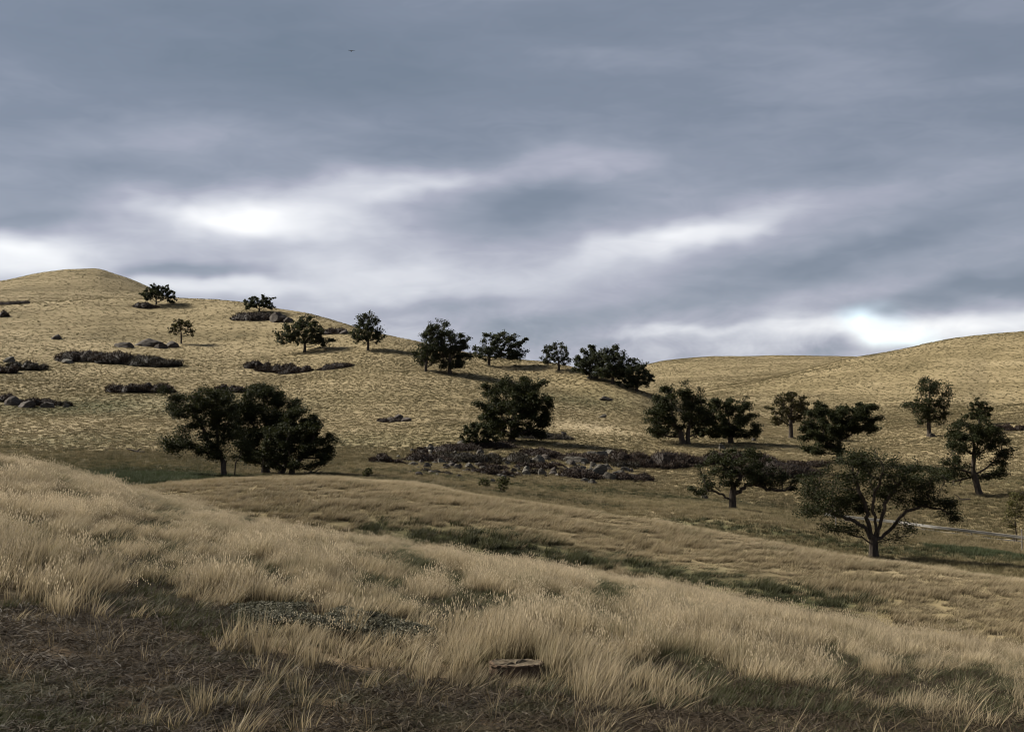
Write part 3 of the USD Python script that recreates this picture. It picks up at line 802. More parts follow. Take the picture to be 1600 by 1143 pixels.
def brush(u, v, ru, rv, dmin, label, group=None, mat=None, seed=0):
    """A low mound of dense leafless brush: thousands of fine stems standing out of a domed heap."""
    rng = np.random.default_rng(7000 + seed)
    p = at(u, v + rv * .8, dmin)
    s = mpp(p)
    rx, rz = ru * s * 1.4, rv * s * 1.65
    ry = min(max(rx * .6, rz * .9), 4.0)
    w = max(.04, .62 * p[1] / 1280)
    n = int(np.clip(6.0 * rx * rz * 4 / (w * rz * .35), 600, 8000))
    # lumps of the heap
    k = min(9, max(1, int(round(rx / max(rz, .3)))))
    lumps = [(rng.uniform(-.75, .75) * rx, rng.uniform(-.4, .4) * ry, rng.uniform(.22, .55) * rx, rng.uniform(.4, 1.0) * rz) for _ in range(2 * k + 3)]
    lumps = [(lx, ly, lr, lz * (.35 + .65 * math.sqrt(max(0, 1 - (lx / rx) ** 2)))) for lx, ly, lr, lz in lumps]
    q = rng.uniform(-1, 1, (n * 3, 2)); q = q[(q ** 2).sum(1) < 1][:n]
    x, y = q[:, 0] * rx, q[:, 1] * ry
    def top(x, y):
        h = np.zeros_like(x)
        for lx, ly, lr, lz in lumps:
            h = np.maximum(h, lz * np.sqrt(np.clip(1 - ((x - lx) / lr) ** 2 - ((y - ly) / max(ry * .9, .3)) ** 2, 0, 1)))
        return np.maximum(h, .22 * rz * (1 - (x / rx) ** 2))
    hh = top(x, y)
    gz = ground(p[0] + x, p[1] + y) - p[2]
    lo = hh * rng.uniform(.0, .85, len(x))
    foot = np.stack([x * .96, y * .96, gz + lo - .05], 1)
    out = np.stack([x / rx * .8, y / ry * .8, np.full(len(x), 1.0)], 1) + rng.normal(0, .30, (len(x), 3))
    out /= np.linalg.norm(out, axis=1, keepdims=True)
    L = (rz * rng.uniform(.12, .27, len(x)))[:, None]
    tip = foot + out * L
    side = np.cross(out, rng.normal(size=out.shape)); side /= np.linalg.norm(side, axis=1, keepdims=True)
    side *= w * rng.uniform(.5, 1.1, (len(x), 1))
    mid = foot + out * L * .55 + rng.normal(0, .04, out.shape) * rz
    vv = np.stack([foot - side * .5, foot + side * .5, mid + side * .5, tip, mid - side * .5], 1).reshape(-1, 3)
    b = np.arange(len(x))[:, None] * 5
    ff = np.vstack([b + [0, 1, 2], b + [0, 2, 4], b + [4, 2, 3]])
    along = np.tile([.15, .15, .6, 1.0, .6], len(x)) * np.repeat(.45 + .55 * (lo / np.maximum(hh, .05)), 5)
    # the dense heart of the heap
    gx, gy = np.meshgrid(np.linspace(-1, 1, 31), np.linspace(-1, 1, 15), indexing="ij")
    sq = np.sqrt(np.clip(1 - gy ** 2 / 2, 0, 1)), np.sqrt(np.clip(1 - gx ** 2 / 2, 0, 1))
    cx_, cy_ = gx * sq[0] * rx * .94, gy * sq[1] * ry * .94
    cz = top(cx_, cy_) * .80 * (1 - np.clip((cx_ / rx) ** 2 + (cy_ / ry) ** 2, 0, 1) ** 3) + ground(p[0] + cx_, p[1] + cy_) - p[2] - .08
    cz += .35 * rz * (meshkit.fbm(np.stack([cx_, cy_, cz], -1) / max(rz, .3) * 3.0 + seed, 3) - .5)
    cv = np.stack([cx_, cy_, cz], -1).reshape(-1, 3)
    ii = np.arange(31 * 15).reshape(31, 15)
    cf = np.stack([ii[:-1, :-1], ii[1:, :-1], ii[1:, 1:], ii[:-1, 1:]], -1).reshape(-1, 4)
    cf = np.vstack([cf[:, [0, 1, 2]], cf[:, [0, 2, 3]]])
    vv, ff = join([(vv, ff), (cv, cf)])
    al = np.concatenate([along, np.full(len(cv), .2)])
    x_ = put("/World/brush_mound", vv + p, ff, mat or M_BRUSH, None, {"along": al})
    tag(x_, label, "brush", group)
    return x_


BR = [  # u, v, half width, half height, nearest distance, label, olive?
    (14, 472, 24, 4, 380, "long dark brush strip on the skyline at the foot of the rounded summit", 0),
    (2, 489, 9, 6, 360, "small dark brush clump just below the skyline strip, at the picture's edge", 0),
    (42, 568, 24, 11, 250, "olive brush mound at the end of the rocky heap by the picture's edge", 1),
    (0, 573, 20, 11, 250, "dark brush mound cut off by the picture's edge, against grey boulders", 0),
    (142, 553, 42, 12, 250, "long dark brush bank on the hillside, tapering to its left tip", 0),
    (196, 556, 38, 13, 250, "highest dark brush bank in the middle of the hillside heap", 0),
    (240, 562, 34, 11, 250, "dark brush bank at the right tip of the hillside heap, with olive fringe", 1),
    (200, 604, 26, 11, 200, "dark rounded brush mound on the hillside, left of a twin", 0),
    (238, 603, 26, 12, 200, "dark rounded brush mound on the hillside, the twin nearer the grove", 0),
    (14, 620, 18, 9, 180, "brush mound topping the lower boulder row at the picture's edge", 0),
    (62, 625, 22, 9, 180, "flat brush mound on the middle of the lower boulder row", 0),
    (101, 628, 9, 7, 180, "little round brush clump past the end of the lower boulder row", 1),
    (402, 568, 16, 8, 230, "rounded brush mound, first of the chain above the grove", 0),
    (430, 572, 24, 9, 230, "long brush mound, middle of the chain above the grove", 0),
    (460, 576, 22, 7, 230, "brush mound, last of the chain above the grove", 0),
    (524, 570, 22, 6, 240, "isolated low brush mound on open grass below the rounded ridge oak", 0),
    (362, 605, 20, 8, 180, "brush mound peeking over the grove's crowns", 0),
    (395, 492, 26, 6, 340, "brush bank beside the rock heap under the flat-topped skyline oak", 0),
    (522, 515, 16, 6, 300, "brush bank behind the low umbrella-shaped oak", 0),
    (228, 476, 16, 5, 370, "dark brush at the foot of the highest oak", 0),
    (1208, 728, 58, 17, 130, "big reddish-brown brush bank behind the small arching oak", 0),
    (1170, 712, 30, 14, 135, "brown brush mound under the dark bushy oak", 0),
    (1095, 712, 40, 16, 135, "wide purple-brown brush mound at the right part of the outcrop", 0),
    (1035, 715, 44, 17, 135, "largest purple-brown brush mound of the outcrop", 0),
    (985, 712, 30, 16, 135, "brown brush mound right of the tallest grey rock", 0),
    (985, 742, 28, 10, 125, "dark brush at the foot of the outcrop, right of the tallest grey rock", 0),
    (908, 738, 26, 11, 125, "dark brush at the foot of the outcrop, left of the tallest grey rock", 0),
    (900, 712, 32, 10, 135, "brown brush between two rows of grey rocks", 0),
    (850, 705, 30, 9, 140, "brown brush on the crest of the outcrop below the dome-shaped oak", 0),
    (800, 712, 34, 11, 135, "olive brush bank sloping down the outcrop's middle", 1),
    (772, 735, 22, 10, 125, "dark brush tuft low on the outcrop, above the lone leafy bush", 0),
    (725, 712, 40, 12, 135, "long brown brush bank on the left half of the outcrop", 1),
    (668, 712, 34, 12, 135, "dark brush mound beside the slanted grey slabs", 0),
    (606, 714, 22, 12, 135, "reddish brush mound at the left end of the outcrop", 0),
    (700, 698, 40, 9, 145, "brown brush along the outcrop's upper edge", 0),
    (770, 692, 34, 9, 145, "reddish brush beneath the shrubby young oak", 0),
    (845, 678, 40, 7, 160, "flat brush shelf under the dome-shaped oak's edge", 1),
    (680, 735, 22, 6, 125, "low brush wisp in front of the slanted slabs", 1),
    (1565, 665, 14, 7, 190, "dark brush row at the right edge of the slope, nearer part", 0),
    (1590, 667, 16, 6, 190, "dark brush row at the right edge of the slope, cut by the picture's edge", 0),
    (1262, 722, 26, 8, 130, "brush running down under the broad dense oak", 0),
    (610, 655, 16, 4, 180, "dark brush around the small lone rock group", 0),
]
for i, (u, v, ru, rv, dm, lab, ol) in enumerate(BR):
    brush(u, v, ru, rv, dm, lab, None, M_BRUSH_OLIVE if ol else M_BRUSH, i)

MARKS = [(602, "the outcrop's left end"), (650, "the thin slab"), (684, "the slanted slabs"), (725, "the left brush bank"), (760, "the low brush tuft"), (790, "the olive brush bank"), (820, "the blocky rock"),
         (846, "the round rock"), (870, "the dark round rock"), (905, "the broad-backed rock"), (934, "the tallest rock"), (960, "the leaning rock"), (990, "the far dark brush")]
ORD = ["leftmost", "second", "third", "fourth", "fifth", "sixth", "seventh", "eighth", "ninth", "tenth", "eleventh", "twelfth", "thirteenth", "fourteenth", "fifteenth", "sixteenth", "seventeenth", "eighteenth", "nineteenth", "twentieth", "twenty-first", "twenty-second", "twenty-third", "twenty-fourth", "twenty-fifth", "twenty-sixth"]
rb_ = np.random.default_rng(78)
tufts_, by_tuft = sorted((float(rb_.uniform(630, 1010)), float(rb_.uniform(-14, 14))) for _ in range(20)), {}
for k, (u, dv) in enumerate(tufts_):
    v = np.interp(u, [630, 700, 800, 900, 1010], [716, 722, 726, 724, 724]) + dv
    ol = rb_.uniform() > .6
    mk_ = min(MARKS, key=lambda q: abs(q[0] - u))[1]
    by_tuft[mk_] = by_tuft.get(mk_, -1) + 1
    brush(u, v, rb_.uniform(10, 20), rb_.uniform(5, 9), 118, f"low {'olive' if ol else 'brown'} brush tuft among rocks, {ORD[by_tuft[mk_]]} from left by {mk_}", "low brush tufts among the outcrop's rocks", M_BRUSH_OLIVE if ol else M_BRUSH, 400 + k)

RK = [  # u, v, half width, half height, nearest distance, label, dark?
    (934, 733, 15, 17, 125, "tallest grey rock of the outcrop, leaning and split", 0, .5),
    (952, 742, 14, 10, 124, "grey rock leaning against the tallest one's foot", 0, .3),
    (946, 727, 9, 6, 128, "pale rounded rock on the tallest rock's shoulder", 0, None),
    (926, 752, 9, 6, 122, "small rock at the foot of the tallest one", 0, None),
    (903, 717, 20, 8, 135, "broad flat-backed grey rock in the outcrop's middle", 0, None),
    (939, 708, 12, 7, 138, "grey rock on the outcrop's crest above the tallest one", 0, None),
    (955, 705, 12, 6, 139, "low mossy rock on the outcrop's crest", 0, None),
    (842, 719, 12, 9, 132, "layered grey rock below the outcrop's crest", 0, .4),
    (846, 737, 8, 8, 125, "round grey rock low in the outcrop", 0, None),
    (822, 737, 10, 8, 125, "pale blocky rock low in the outcrop", 0, None),
    (864, 738, 8, 6, 125, "dark round rock beside the low round one", 1, None),
    (822, 712, 5, 4, 135, "small whitish rock on the sloping brush bank", 0, None),
    (1022, 722, 5, 6, 130, "small pale rock in the largest brush mound", 0, None),
    (1051, 725, 7, 6, 130, "pale rock at the edge of the wide brush mound", 0, None),
    (1128, 698, 7, 5, 145, "pale rock under the dark bushy oak", 0, None),
    (602, 719, 8, 7, 130, "pale grey rock at the outcrop's left end", 0, .5),
    (622, 713, 5, 4, 135, "small pale rock tucked in the left brush", 0, None),
    (643, 724, 10, 4, 128, "long thin slab lying at the outcrop's left edge", 0, -.4),
    (679, 716, 10, 7, 130, "slanted grey slab, left of a pair", 0, -.7),
    (688, 720, 9, 6, 129, "slanted grey slab, right of a pair", 0, -.7),
    (680, 700, 8, 4, 145, "grey rock on the upper edge of the outcrop", 0, None),
    (720, 690, 10, 5, 150, "grey rock beside the shrubby young oak", 0, None),
    (880, 677, 6, 5, 160, "dark round rock at the tip of the flat brush shelf", 1, None),
    (838, 673, 10, 4, 165, "grey rock at the dome-shaped oak's foot", 0, None),
    (623, 650, 9, 7, 180, "tallest rock of the small lone group on open grass", 1, .4),
    (634, 654, 9, 5, 180, "right rock of the small lone group on open grass", 1, None),
    (612, 654, 8, 4, 181, "left rock of the small lone group on open grass", 1, None),
    (232, 534, 20, 8, 260, "broad dark boulder on the hillside left of the smallest oak", 1, None),
    (272, 537, 12, 7, 262, "dark boulder touching the smallest oak", 1, None),
    (196, 538, 16, 6, 262, "low dark boulder at the end of the boulder row by the smallest oak", 1, None),
    (250, 540, 12, 5, 258, "small dark boulder between the two by the smallest oak", 1, None),
    (432, 495, 20, 8, 340, "layered rock heap beneath the flat-topped skyline oak", 1, -.3),
    (448, 499, 10, 5, 338, "small rock at the lower end of the skyline rock heap", 1, None),
    (228, 477, 10, 5, 370, "rock at the foot of the highest oak", 1, None),
    (88, 526, 10, 5, 290, "lone dark rock on the upper hillside", 1, None),
    (16, 560, 9, 7, 250, "pale upright boulder in the brush at the picture's edge", 0, None),
    (28, 570, 8, 5, 250, "small boulder beside the pale upright one", 1, None),
    (20, 627, 12, 8, 180, "upright boulder in the lower boulder row", 1, .4),
    (40, 630, 14, 8, 180, "large rounded boulder in the lower boulder row", 1, None),
    (75, 631, 12, 7, 180, "boulder at the right end of the lower boulder row", 1, None),
    (102, 633, 6, 4, 180, "little boulder below the round brush clump", 0, None),
    (185, 560, 9, 7, 240, "pale boulder in the middle hillside brush", 0, None),
    (108, 564, 12, 4, 240, "flat grey boulder at the left tip of the hillside brush", 0, None),
    (178, 604, 5, 5, 200, "pale boulder at the left end of the twin brush mounds", 0, None),
    (1456, 680, 5, 4, 170, "small boulder at the slender upright oak's foot", 1, None),
    (538, 518, 9, 4, 300, "rock behind the low umbrella-shaped oak", 1, None),
    (947, 622, 12, 4, 215, "dark rock on the slope below the dense clump", 1, None),
    (940, 650, 7, 3, 200, "pale rock above the sandy clearing", 0, None),
    (925, 588, 10, 4, 240, "pale rock beneath the dense clump on the ridge end", 0, None),
    (1100, 775, 8, 5, 100, "pale grey rock beneath the low arching limb", 0, None),
    (1178, 686, 5, 4, 150, "rock at the edge of the bushy oak's shade", 0, None),
]
for i, (u, v, ru, rv, dm, lab, dk, tl) in enumerate(RK):
    boulder(u, v, ru, rv, dm, lab, None, M_ROCK_DARK if dk else M_ROCK, i, tl, 3 if ru > 11 else 2)
rr = np.random.default_rng(77)
SMALL = []
for k in range(150):
    t = rr.uniform()
    u = rr.uniform(640, 1000)
    mid = np.interp(u, [640, 700, 800, 900, 1000], [722, 728, 732, 730, 728])
    v = mid + rr.normal(0, 11)
    if 690 < v < 752:
        SMALL.append((u, v))
SMALL.sort()
by_mark = {}
for k, (u, v) in enumerate(SMALL):
    mk_ = min(MARKS, key=lambda q: abs(q[0] - u))[1]
    by_mark[mk_] = by_mark.get(mk_, -1) + 1
    r = rr.uniform(2.6, 8.0)
    dark = rr.uniform() > .6
    flat = rr.uniform(.55, 1.0)
    lab = f"little {'dark' if dark else 'pale'} {'flat' if flat < .75 else 'upright'} rock, {ORD[min(by_mark[mk_], 25)]} from left by {mk_}"
    boulder(u, v, r, r * flat, 118, lab, "small rocks scattered over the outcrop", M_ROCK_DARK if dark else M_ROCK, 300 + k, None, 2)

# ------------------------------------------------------------------ the road with its rail
def plain(name, col, rough=.8, spec=.2, noise=None):
    g = Graph()
    pos = g.add("geometry", "position")
    n = g.noise(pos, noise or 3.0, 4, .6)
    lo, hi = tuple(c * .7 for c in col), tuple(min(1, c * 1.25) for c in col)
    c = g.ramp(n, [(.3, lo), (.7, hi)])
    nrm = g.add("bump", "normal", height=n, strength=.4, distance=.02)
    b = g.add("principled_bsdf", base_color=c, roughness=rough, specular_ior_level=spec, normal=nrm)
    return g.done(name, surface=f"{b}.BSDF")


M_ROAD = plain("worn_asphalt", (.06, .055, .048), .95, .02, 1.2)
M_RAIL = plain("weathered_rail", (.125, .118, .104), .7, .3, 2.0)
M_POST = plain("grey_post", (.15, .13, .115), .8)
road_uv = [(1288, 808), (1310, 811), (1340, 814.5), (1400, 821), (1460, 829), (1530, 837.5), (1600, 846), (1700, 858), (1850, 876)]
RP = np.array([at(u, v + 3, 110) for u, v in road_uv])
tt = np.linspace(0, len(RP) - 1, 160)
RL = np.stack([PchipInterpolator(np.arange(len(RP)), RP[:, k])(tt) for k in range(3)], 1)
tan = np.gradient(RL, axis=0); tan[:, 2] = 0; tan /= np.linalg.norm(tan, axis=1, keepdims=True)
away = np.stack([-tan[:, 1], tan[:, 0], np.zeros(len(RL))], 1)
away *= np.sign(away[:, 1:2] + 1e-9)
zc = PchipInterpolator(np.arange(len(RP)), [ground(*(RP[k, :2])) for k in range(len(RP))])(tt)
rows = []
for w_, dz in ((0.45, -.35), (0.6, .03), (1.7, .03), (1.9, -.5)):
    q = RL + away * w_
    q[:, 2] = np.maximum(ground(q[:, 0], q[:, 1]), zc) + dz if 0 < dz else zc + dz
    rows.append(q)
nz = len(RL)
rv_ = np.vstack(rows)
ii = np.arange(4 * nz).reshape(4, nz)
rf = np.stack([ii[:-1, :-1], ii[:-1, 1:], ii[1:, 1:], ii[1:, :-1]], -1).reshape(-1, 4)
tag(put("/World/road", rv_, rf, M_ROAD), kind="structure")
rail = UsdGeom.Xform.Define(stage, "/World/guard_rail")
tag(rail.GetPrim(), "long pale metal guard rail edging the narrow road behind the nearest wide oak", "guard rail")
prof = np.array([(.00, .40), (.04, .42), (.045, .50), (.03, .54), (.045, .58), (.04, .65), (.00, .67), (-.03, .67), (-.03, .40)])     # across, up
rings = []
for k in range(nz):
    rings.append(np.stack([RL[k] + away[k] * -a + np.array([0, 0, zc[k] - RL[k, 2] + b_]) for a, b_ in prof]))
rvv = np.vstack(rings)
m_ = len(prof)
i0, j0 = np.meshgrid(np.arange(nz - 1), np.arange(m_), indexing="ij")
rq = np.stack([i0 * m_ + j0, i0 * m_ + (j0 + 1) % m_, (i0 + 1) * m_ + (j0 + 1) % m_, (i0 + 1) * m_ + j0], -1).reshape(-1, 4)
put("/World/guard_rail/beam", rvv, rq, M_RAIL)
def box_mesh(p, sx, sy, sz):
    m = trimesh.creation.box((sx, sy, sz))
    return np.array(m.vertices) + p + [0, 0, sz / 2], np.array(m.faces)
arc = np.concatenate([[0], np.cumsum(np.linalg.norm(np.diff(RL, axis=0), axis=1))])
for sdist in np.arange(1.0, arc[-1], 3.6):
    k = int(np.argmin(abs(arc - sdist)))
    q = RL[k] + away[k] * .08
    q[2] = zc[k] - .3
    put("/World/guard_rail/post", *box_mesh(q, .12, .10, .93), M_POST)
for (u, v, hpx, lab) in ((1597, 861, 34, "thin upright post in front of the rail near the sapling"), (1306, 824, 26, "thin upright post by the rail under the nearest oak's boughs")):
    p = at(u, v, 95)
    h = hpx * mpp(p)
    cyl = trimesh.creation.cylinder(.055, h + .3, sections=8)
    vv = np.array(cyl.vertices) + p + [0, 0, h / 2 - .15]
    capm = trimesh.creation.icosphere(1, .065)
    x = UsdGeom.Xform.Define(stage, numbered("/World/marker_post")).GetPrim()
    tag(x, lab, "post")
    put(str(x.GetPath()) + "/post", vv, np.array(cyl.faces), M_POST)
    put(str(x.GetPath()) + "/cap", np.array(capm.vertices) * [1, 1, .5] + p + [0, 0, h], np.array(capm.faces), M_POST)

# ------------------------------------------------------------------ dead wood, stump, bird
def fallen(name, label, uv, dmin, runs, r, cat):
    p = at(*uv, dmin); s = mpp(p)
    x = thing(name, p, label, cat)
    for k, run in enumerate(runs):
        P = np.array([((u - uv[0]) * s, dy, (uv[1] - v) * s) for u, v, dy in run])
        P = np.array([[np.interp(t_, np.arange(len(P)), P[:, c]) for c in range(3)] for t_ in np.linspace(0, len(P) - 1, 9)])
        R = np.linspace(r * (1 if k == 0 else .55), r * .25, 9)
        put(str(x.GetPath()) + ("/log" if k == 0 else "/branch"), *tube_rings(P, R, 7), M_BARK)
fallen("fallen_log", "dark fallen log with a raised end lying alone on the left meadow", (213, 708), 130, [[(226, 707, 0), (215, 706, 0), (205, 702.5, .2), (197, 701, .4)], [(214, 706, 0), (208, 709, -.5), (203, 710.5, -.8)], [(213, 706, 0), (216, 702, .3), (219, 700.5, .4)]], .22, "log")
fallen("fallen_branch", "tangled fallen branch on the grass at the open end of the nearest grove", (490, 741), 105, [[(476, 741, 0), (486, 738, 0), (498, 739, .3), (503, 736, .5)], [(482, 739, 0), (489, 733, .2), (494, 730, .3)], [(490, 739, 0), (497, 734, -.3), (502, 732, -.3)], [(480, 740, 0), (474, 736, .2)]], .13, "branch")
fallen("fallen_branch", "dead branches lying in the shade below the leaning oak", (1500, 783), 108, [[(1516, 780, 0), (1500, 781, 0), (1488, 785, .3), (1478, 790, .5)], [(1502, 781, 0), (1497, 775, .2), (1492, 772, .3)], [(1495, 783, 0), (1486, 779, -.3), (1480, 778, -.3)]], .13, "branch")

M_STUMP = plain("rotten_bark", (.070, .048, .032), .95, .1, 14.0)
M_STUMPTOP = plain("weathered_cut_wood", (.075, .060, .042), .95, .05, 30.0)
def stump():
    p = at(806, 1060, 8.0); s = mpp(p)
    w, dpt, h = 40 * s, 34 * s, .17
    x = thing("tree_stump", p, "low flat-topped weathered stump half hidden in the dry grass", "stump")
    n = 44
    a = np.arange(n) * 2 * np.pi / n
    sup = lambda c: np.sign(c) * np.abs(c) ** .62
    rng = np.random.default_rng(3)
    wob = 1 + .06 * np.sin(3 * a + 1) + .04 * np.sin(7 * a) + .03 * rng.normal(size=n)
    ring = np.stack([sup(np.cos(a)) * w * wob, sup(np.sin(a)) * dpt * wob], 1)
    def lev(k, z, zn=0):
        return np.column_stack([ring * k, np.full(n, z) + zn * rng.normal(size=n)])
    L = [lev(1.04, -.1), lev(1.0, h * .5, .012), lev(.98, h * .86, .006), lev(1.02, h * .95, .004), lev(1.0, h * 1.02, .004), lev(.92, h * 1.03, .003)]
    v = np.vstack(L); i0, j0 = np.meshgrid(np.arange(len(L) - 1), np.arange(n), indexing="ij")
    q = np.stack([i0 * n + j0, i0 * n + (j0 + 1) % n, (i0 + 1) * n + (j0 + 1) % n, (i0 + 1) * n + j0], -1).reshape(-1, 4)
    put(str(x.GetPath()) + "/bark_side", v, q, M_STUMP)
    L = [lev(.925, h * 1.028, .002), lev(.75, h * .96, .006), lev(.5, h * .99, .01), lev(.2, h * .93, .01)]
    v = np.vstack(L + [np.array([[0, 0, h * .92]])])
    q = np.stack(np.meshgrid(np.arange(3), np.arange(n), indexing="ij"), -1).reshape(-1, 2)
    q = np.stack([q[:, 0] * n + q[:, 1], q[:, 0] * n + (q[:, 1] + 1) % n, (q[:, 0] + 1) * n + (q[:, 1] + 1) % n, (q[:, 0] + 1) * n + q[:, 1]], -1)
    tri = np.vstack([q[:, [0, 1, 2]], q[:, [0, 2, 3]], np.stack([3 * n + np.arange(n), 3 * n + (np.arange(n) + 1) % n, np.full(n, 4 * n)], -1)])
    put(str(x.GetPath()) + "/cut_top", v, tri, M_STUMPTOP)
    return p
P_STUMP = stump()

def bird():
    d = pix_dir(549, 80); p = np.array([0, 0, H]) + d * 130
    x = thing("bird", p, "tiny dark bird gliding high under the clouds", "bird", None, 20)
    m = plain("dark_feathers", (.02, .019, .018), .8)
    b = trimesh.creation.icosphere(2, 1.0); v = np.array(b.vertices) * [.055, .17, .05]
    v[:, 0] *= 1 - .5 * np.clip(-v[:, 1] / .17, 0, 1)
    put(str(x.GetPath()) + "/body", v, np.array(b.faces), m)
    for s_ in (-1, 1):
        lead = [(.04, .07, .01), (.16, .10, .07), (.30, .02, .055), (.36, -.06, .035)]
        trail = [(.04, -.05, .01), (.16, -.03, .06), (.29, -.06, .05), (.36, -.07, .034)]
        top = np.array(lead + trail); top[:, 0] *= s_
        v = np.vstack([top + [0, 0, .006], top - [0, 0, .006]])
        f = []
        for k in range(3):
            f += [[k, k + 1, 5 + k], [k, 5 + k, 4 + k], [8 + k, 13 + k, 9 + k], [8 + k, 12 + k, 13 + k], [k, 9 + k, k + 1], [k, 8 + k, 9 + k], [4 + k, 5 + k, 13 + k], [4 + k, 13 + k, 12 + k]]
        put(str(x.GetPath()) + "/wing", v, np.array(f), m)
    t = np.array([(-.02, -.14, 0), (.02, -.14, 0), (.06, -.27, 0), (-.06, -.27, 0)])
    put(str(x.GetPath()) + "/tail", np.vstack([t + [0, 0, .006], t - [0, 0, .006]]), np.array([[0, 1, 2], [0, 2, 3], [4, 6, 5], [4, 7, 6]]), m)
bird()

# ------------------------------------------------------------------ grass
def tuft(n, radius, height, width, rng, lean=.25, spread=.25, droop=.35, wind=(.22, -.03), hvar=.45):
    """One tuft of n bent blades round the origin: vertices, triangles, and each vertex's place along its blade."""
    r = radius * np.sqrt(rng.uniform(0, 1, n)); a = rng.uniform(0, 2 * np.pi, n)
    foot = np.stack([r * np.cos(a), r * np.sin(a), np.full(n, -.04)], 1)
    h = height * (1 - hvar * rng.uniform(0, 1, n) ** 1.3)
    d = np.stack([np.cos(a), np.sin(a)], 1) * rng.uniform(0, spread, (n, 1)) + rng.normal(0, lean * .5, (n, 2)) + np.array(wind)
    up = np.array([0, 0, 1.0])
    p1 = foot + np.column_stack([d * .38, np.full(n, .45)]) * h[:, None]
    bend = rng.uniform(.4, 1.0, (n, 1)) * droop
    p2 = foot + np.column_stack([d * (1 + bend), 1.0 - .25 * bend[:, 0]]) * h[:, None]
    sa = rng.uniform(0, np.pi, n)
    side = np.stack([np.cos(sa), np.sin(sa), np.zeros(n)], 1) * (width * rng.uniform(.6, 1.15, n))[:, None]
    v = np.stack([foot - side * .5, foot + side * .5, p1 + side * .45, p1 - side * .45, p2], 1).reshape(-1, 3)
    b = np.arange(n)[:, None] * 5
    f = np.vstack([b + [0, 1, 2], b + [0, 2, 3], b + [3, 2, 4]])
    al = np.tile([0, 0, .5, .5, 1.0], n)
    return v, f, al


def oat_tuft(n, radius, height, rng, wind=(.2, -.03)):
    """Stalks that carry a hanging seed head."""
    v, f, al = tuft(n, radius, height, .0065, rng, .25, .2, .25, wind, .5)
    tips = v.reshape(n, 5, 3)[:, 4]
    hv, hf = [], []
    for k in range(n):
        for q in range(3):
            c = tips[k] + np.array([.02 * q + .01, 0, -.03 * q]) + rng.normal(0, .012, 3)
            hv.append(c + np.array([[0, 0, .022], [.006, .003, 0], [0, 0, -.022], [-.006, -.003, 0]]))
    hv = np.vstack(hv)
    m = len(hv) // 4
    hf = np.arange(4 * m).reshape(m, 4); hf = np.vstack([hf[:, [0, 1, 2]], hf[:, [0, 2, 3]]])
    return np.vstack([v, hv]), np.vstack([f, hf + len(v)]), np.concatenate([al, np.ones(len(hv))])


def lying(n, radius, length, width, rng):
    """Flattened straws lying criss-cross."""
    c = np.column_stack([rng.normal(0, radius * .6, (n, 2)), rng.uniform(.0, .05, n)])
    a = rng.uniform(0, 2 * np.pi, n); L = length * rng.uniform(.4, 1.0, n)
    d = np.stack([np.cos(a), np.sin(a), rng.normal(0, .14, n)], 1) * L[:, None]
    s = np.stack([-np.sin(a), np.cos(a), rng.normal(0, .4, n)], 1) * width
    mid = c + np.column_stack([rng.normal(0, .05, (n, 2)) * length, rng.uniform(0, .05, n)])
    v = np.stack([c - d * .5 - s * .5, c - d * .5 + s * .5, mid + s * .5, mid - s * .5, c + d * .5], 1).reshape(-1, 3)
    b = np.arange(n)[:, None] * 5
    return v, np.vstack([b + [0, 1, 2], b + [0, 2, 3], b + [3, 2, 4]]), np.tile(rng.uniform(0, 1, (n, 1)), 5).ravel()


def weed(n, radius, rng):
    c = rng.normal(0, 1, (n, 3)); c /= np.linalg.norm(c, axis=1, keepdims=True); c[:, 2] = abs(c[:, 2])
    c *= np.array([radius, radius, radius * .55]) * (rng.uniform(.3, 1, (n, 1)) ** .5)
    v, f = leaf_quads(c, .034, rng, .9, .7)
    return v, np.vstack([f[:, [0, 1, 2]], f[:, [0, 2, 3]]]), np.repeat(rng.uniform(0, 1, n), 4)


def scatter(name, label, category, protos, mats, pos, scale, which, rng, yaw=.5):
    path = numbered("/World/" + name)
    pi = UsdGeom.PointInstancer.Define(stage, path)
    targets = []
    for k, (v, f, al) in enumerate(protos):
        put(f"{path}/tuft_{k:03d}" if k else f"{path}/tuft", v, f, mats[k], None, {"along": al}, exact=True)
        targets.append(f"{path}/tuft_{k:03d}" if k else f"{path}/tuft")
    pi.CreatePrototypesRel().SetTargets([Sdf.Path(t_) for t_ in targets])
    n = len(pos)
    pi.CreateProtoIndicesAttr(Vt.IntArray.FromNumpy(np.asarray(which, np.int32)))
    pi.CreatePositionsAttr(Vt.Vec3fArray.FromNumpy(np.asarray(pos, np.float32)))
    pi.CreateScalesAttr(Vt.Vec3fArray.FromNumpy(np.asarray(scale, np.float32)))
    y = rng.uniform(-yaw, yaw, n)
    qa = np.zeros((n, 4), np.float16); qa[:, 3] = np.cos(y / 2); qa[:, 2] = np.sin(y / 2)
    pi.CreateOrientationsAttr(Vt.QuathArray.FromNumpy(qa))
    tag(pi.GetPrim(), label, category, None, "stuff")


def fan(d0, d1, density, rng, half=.405):
    """Places spread evenly over the ground in the view's wedge between two distances."""
    n = int(density * half * (d1 ** 2 - d0 ** 2))
    a = rng.uniform(-half, half, n); d = np.sqrt(rng.uniform(d0 ** 2, d1 ** 2, n))
    return d * np.sin(a), d * np.cos(a)


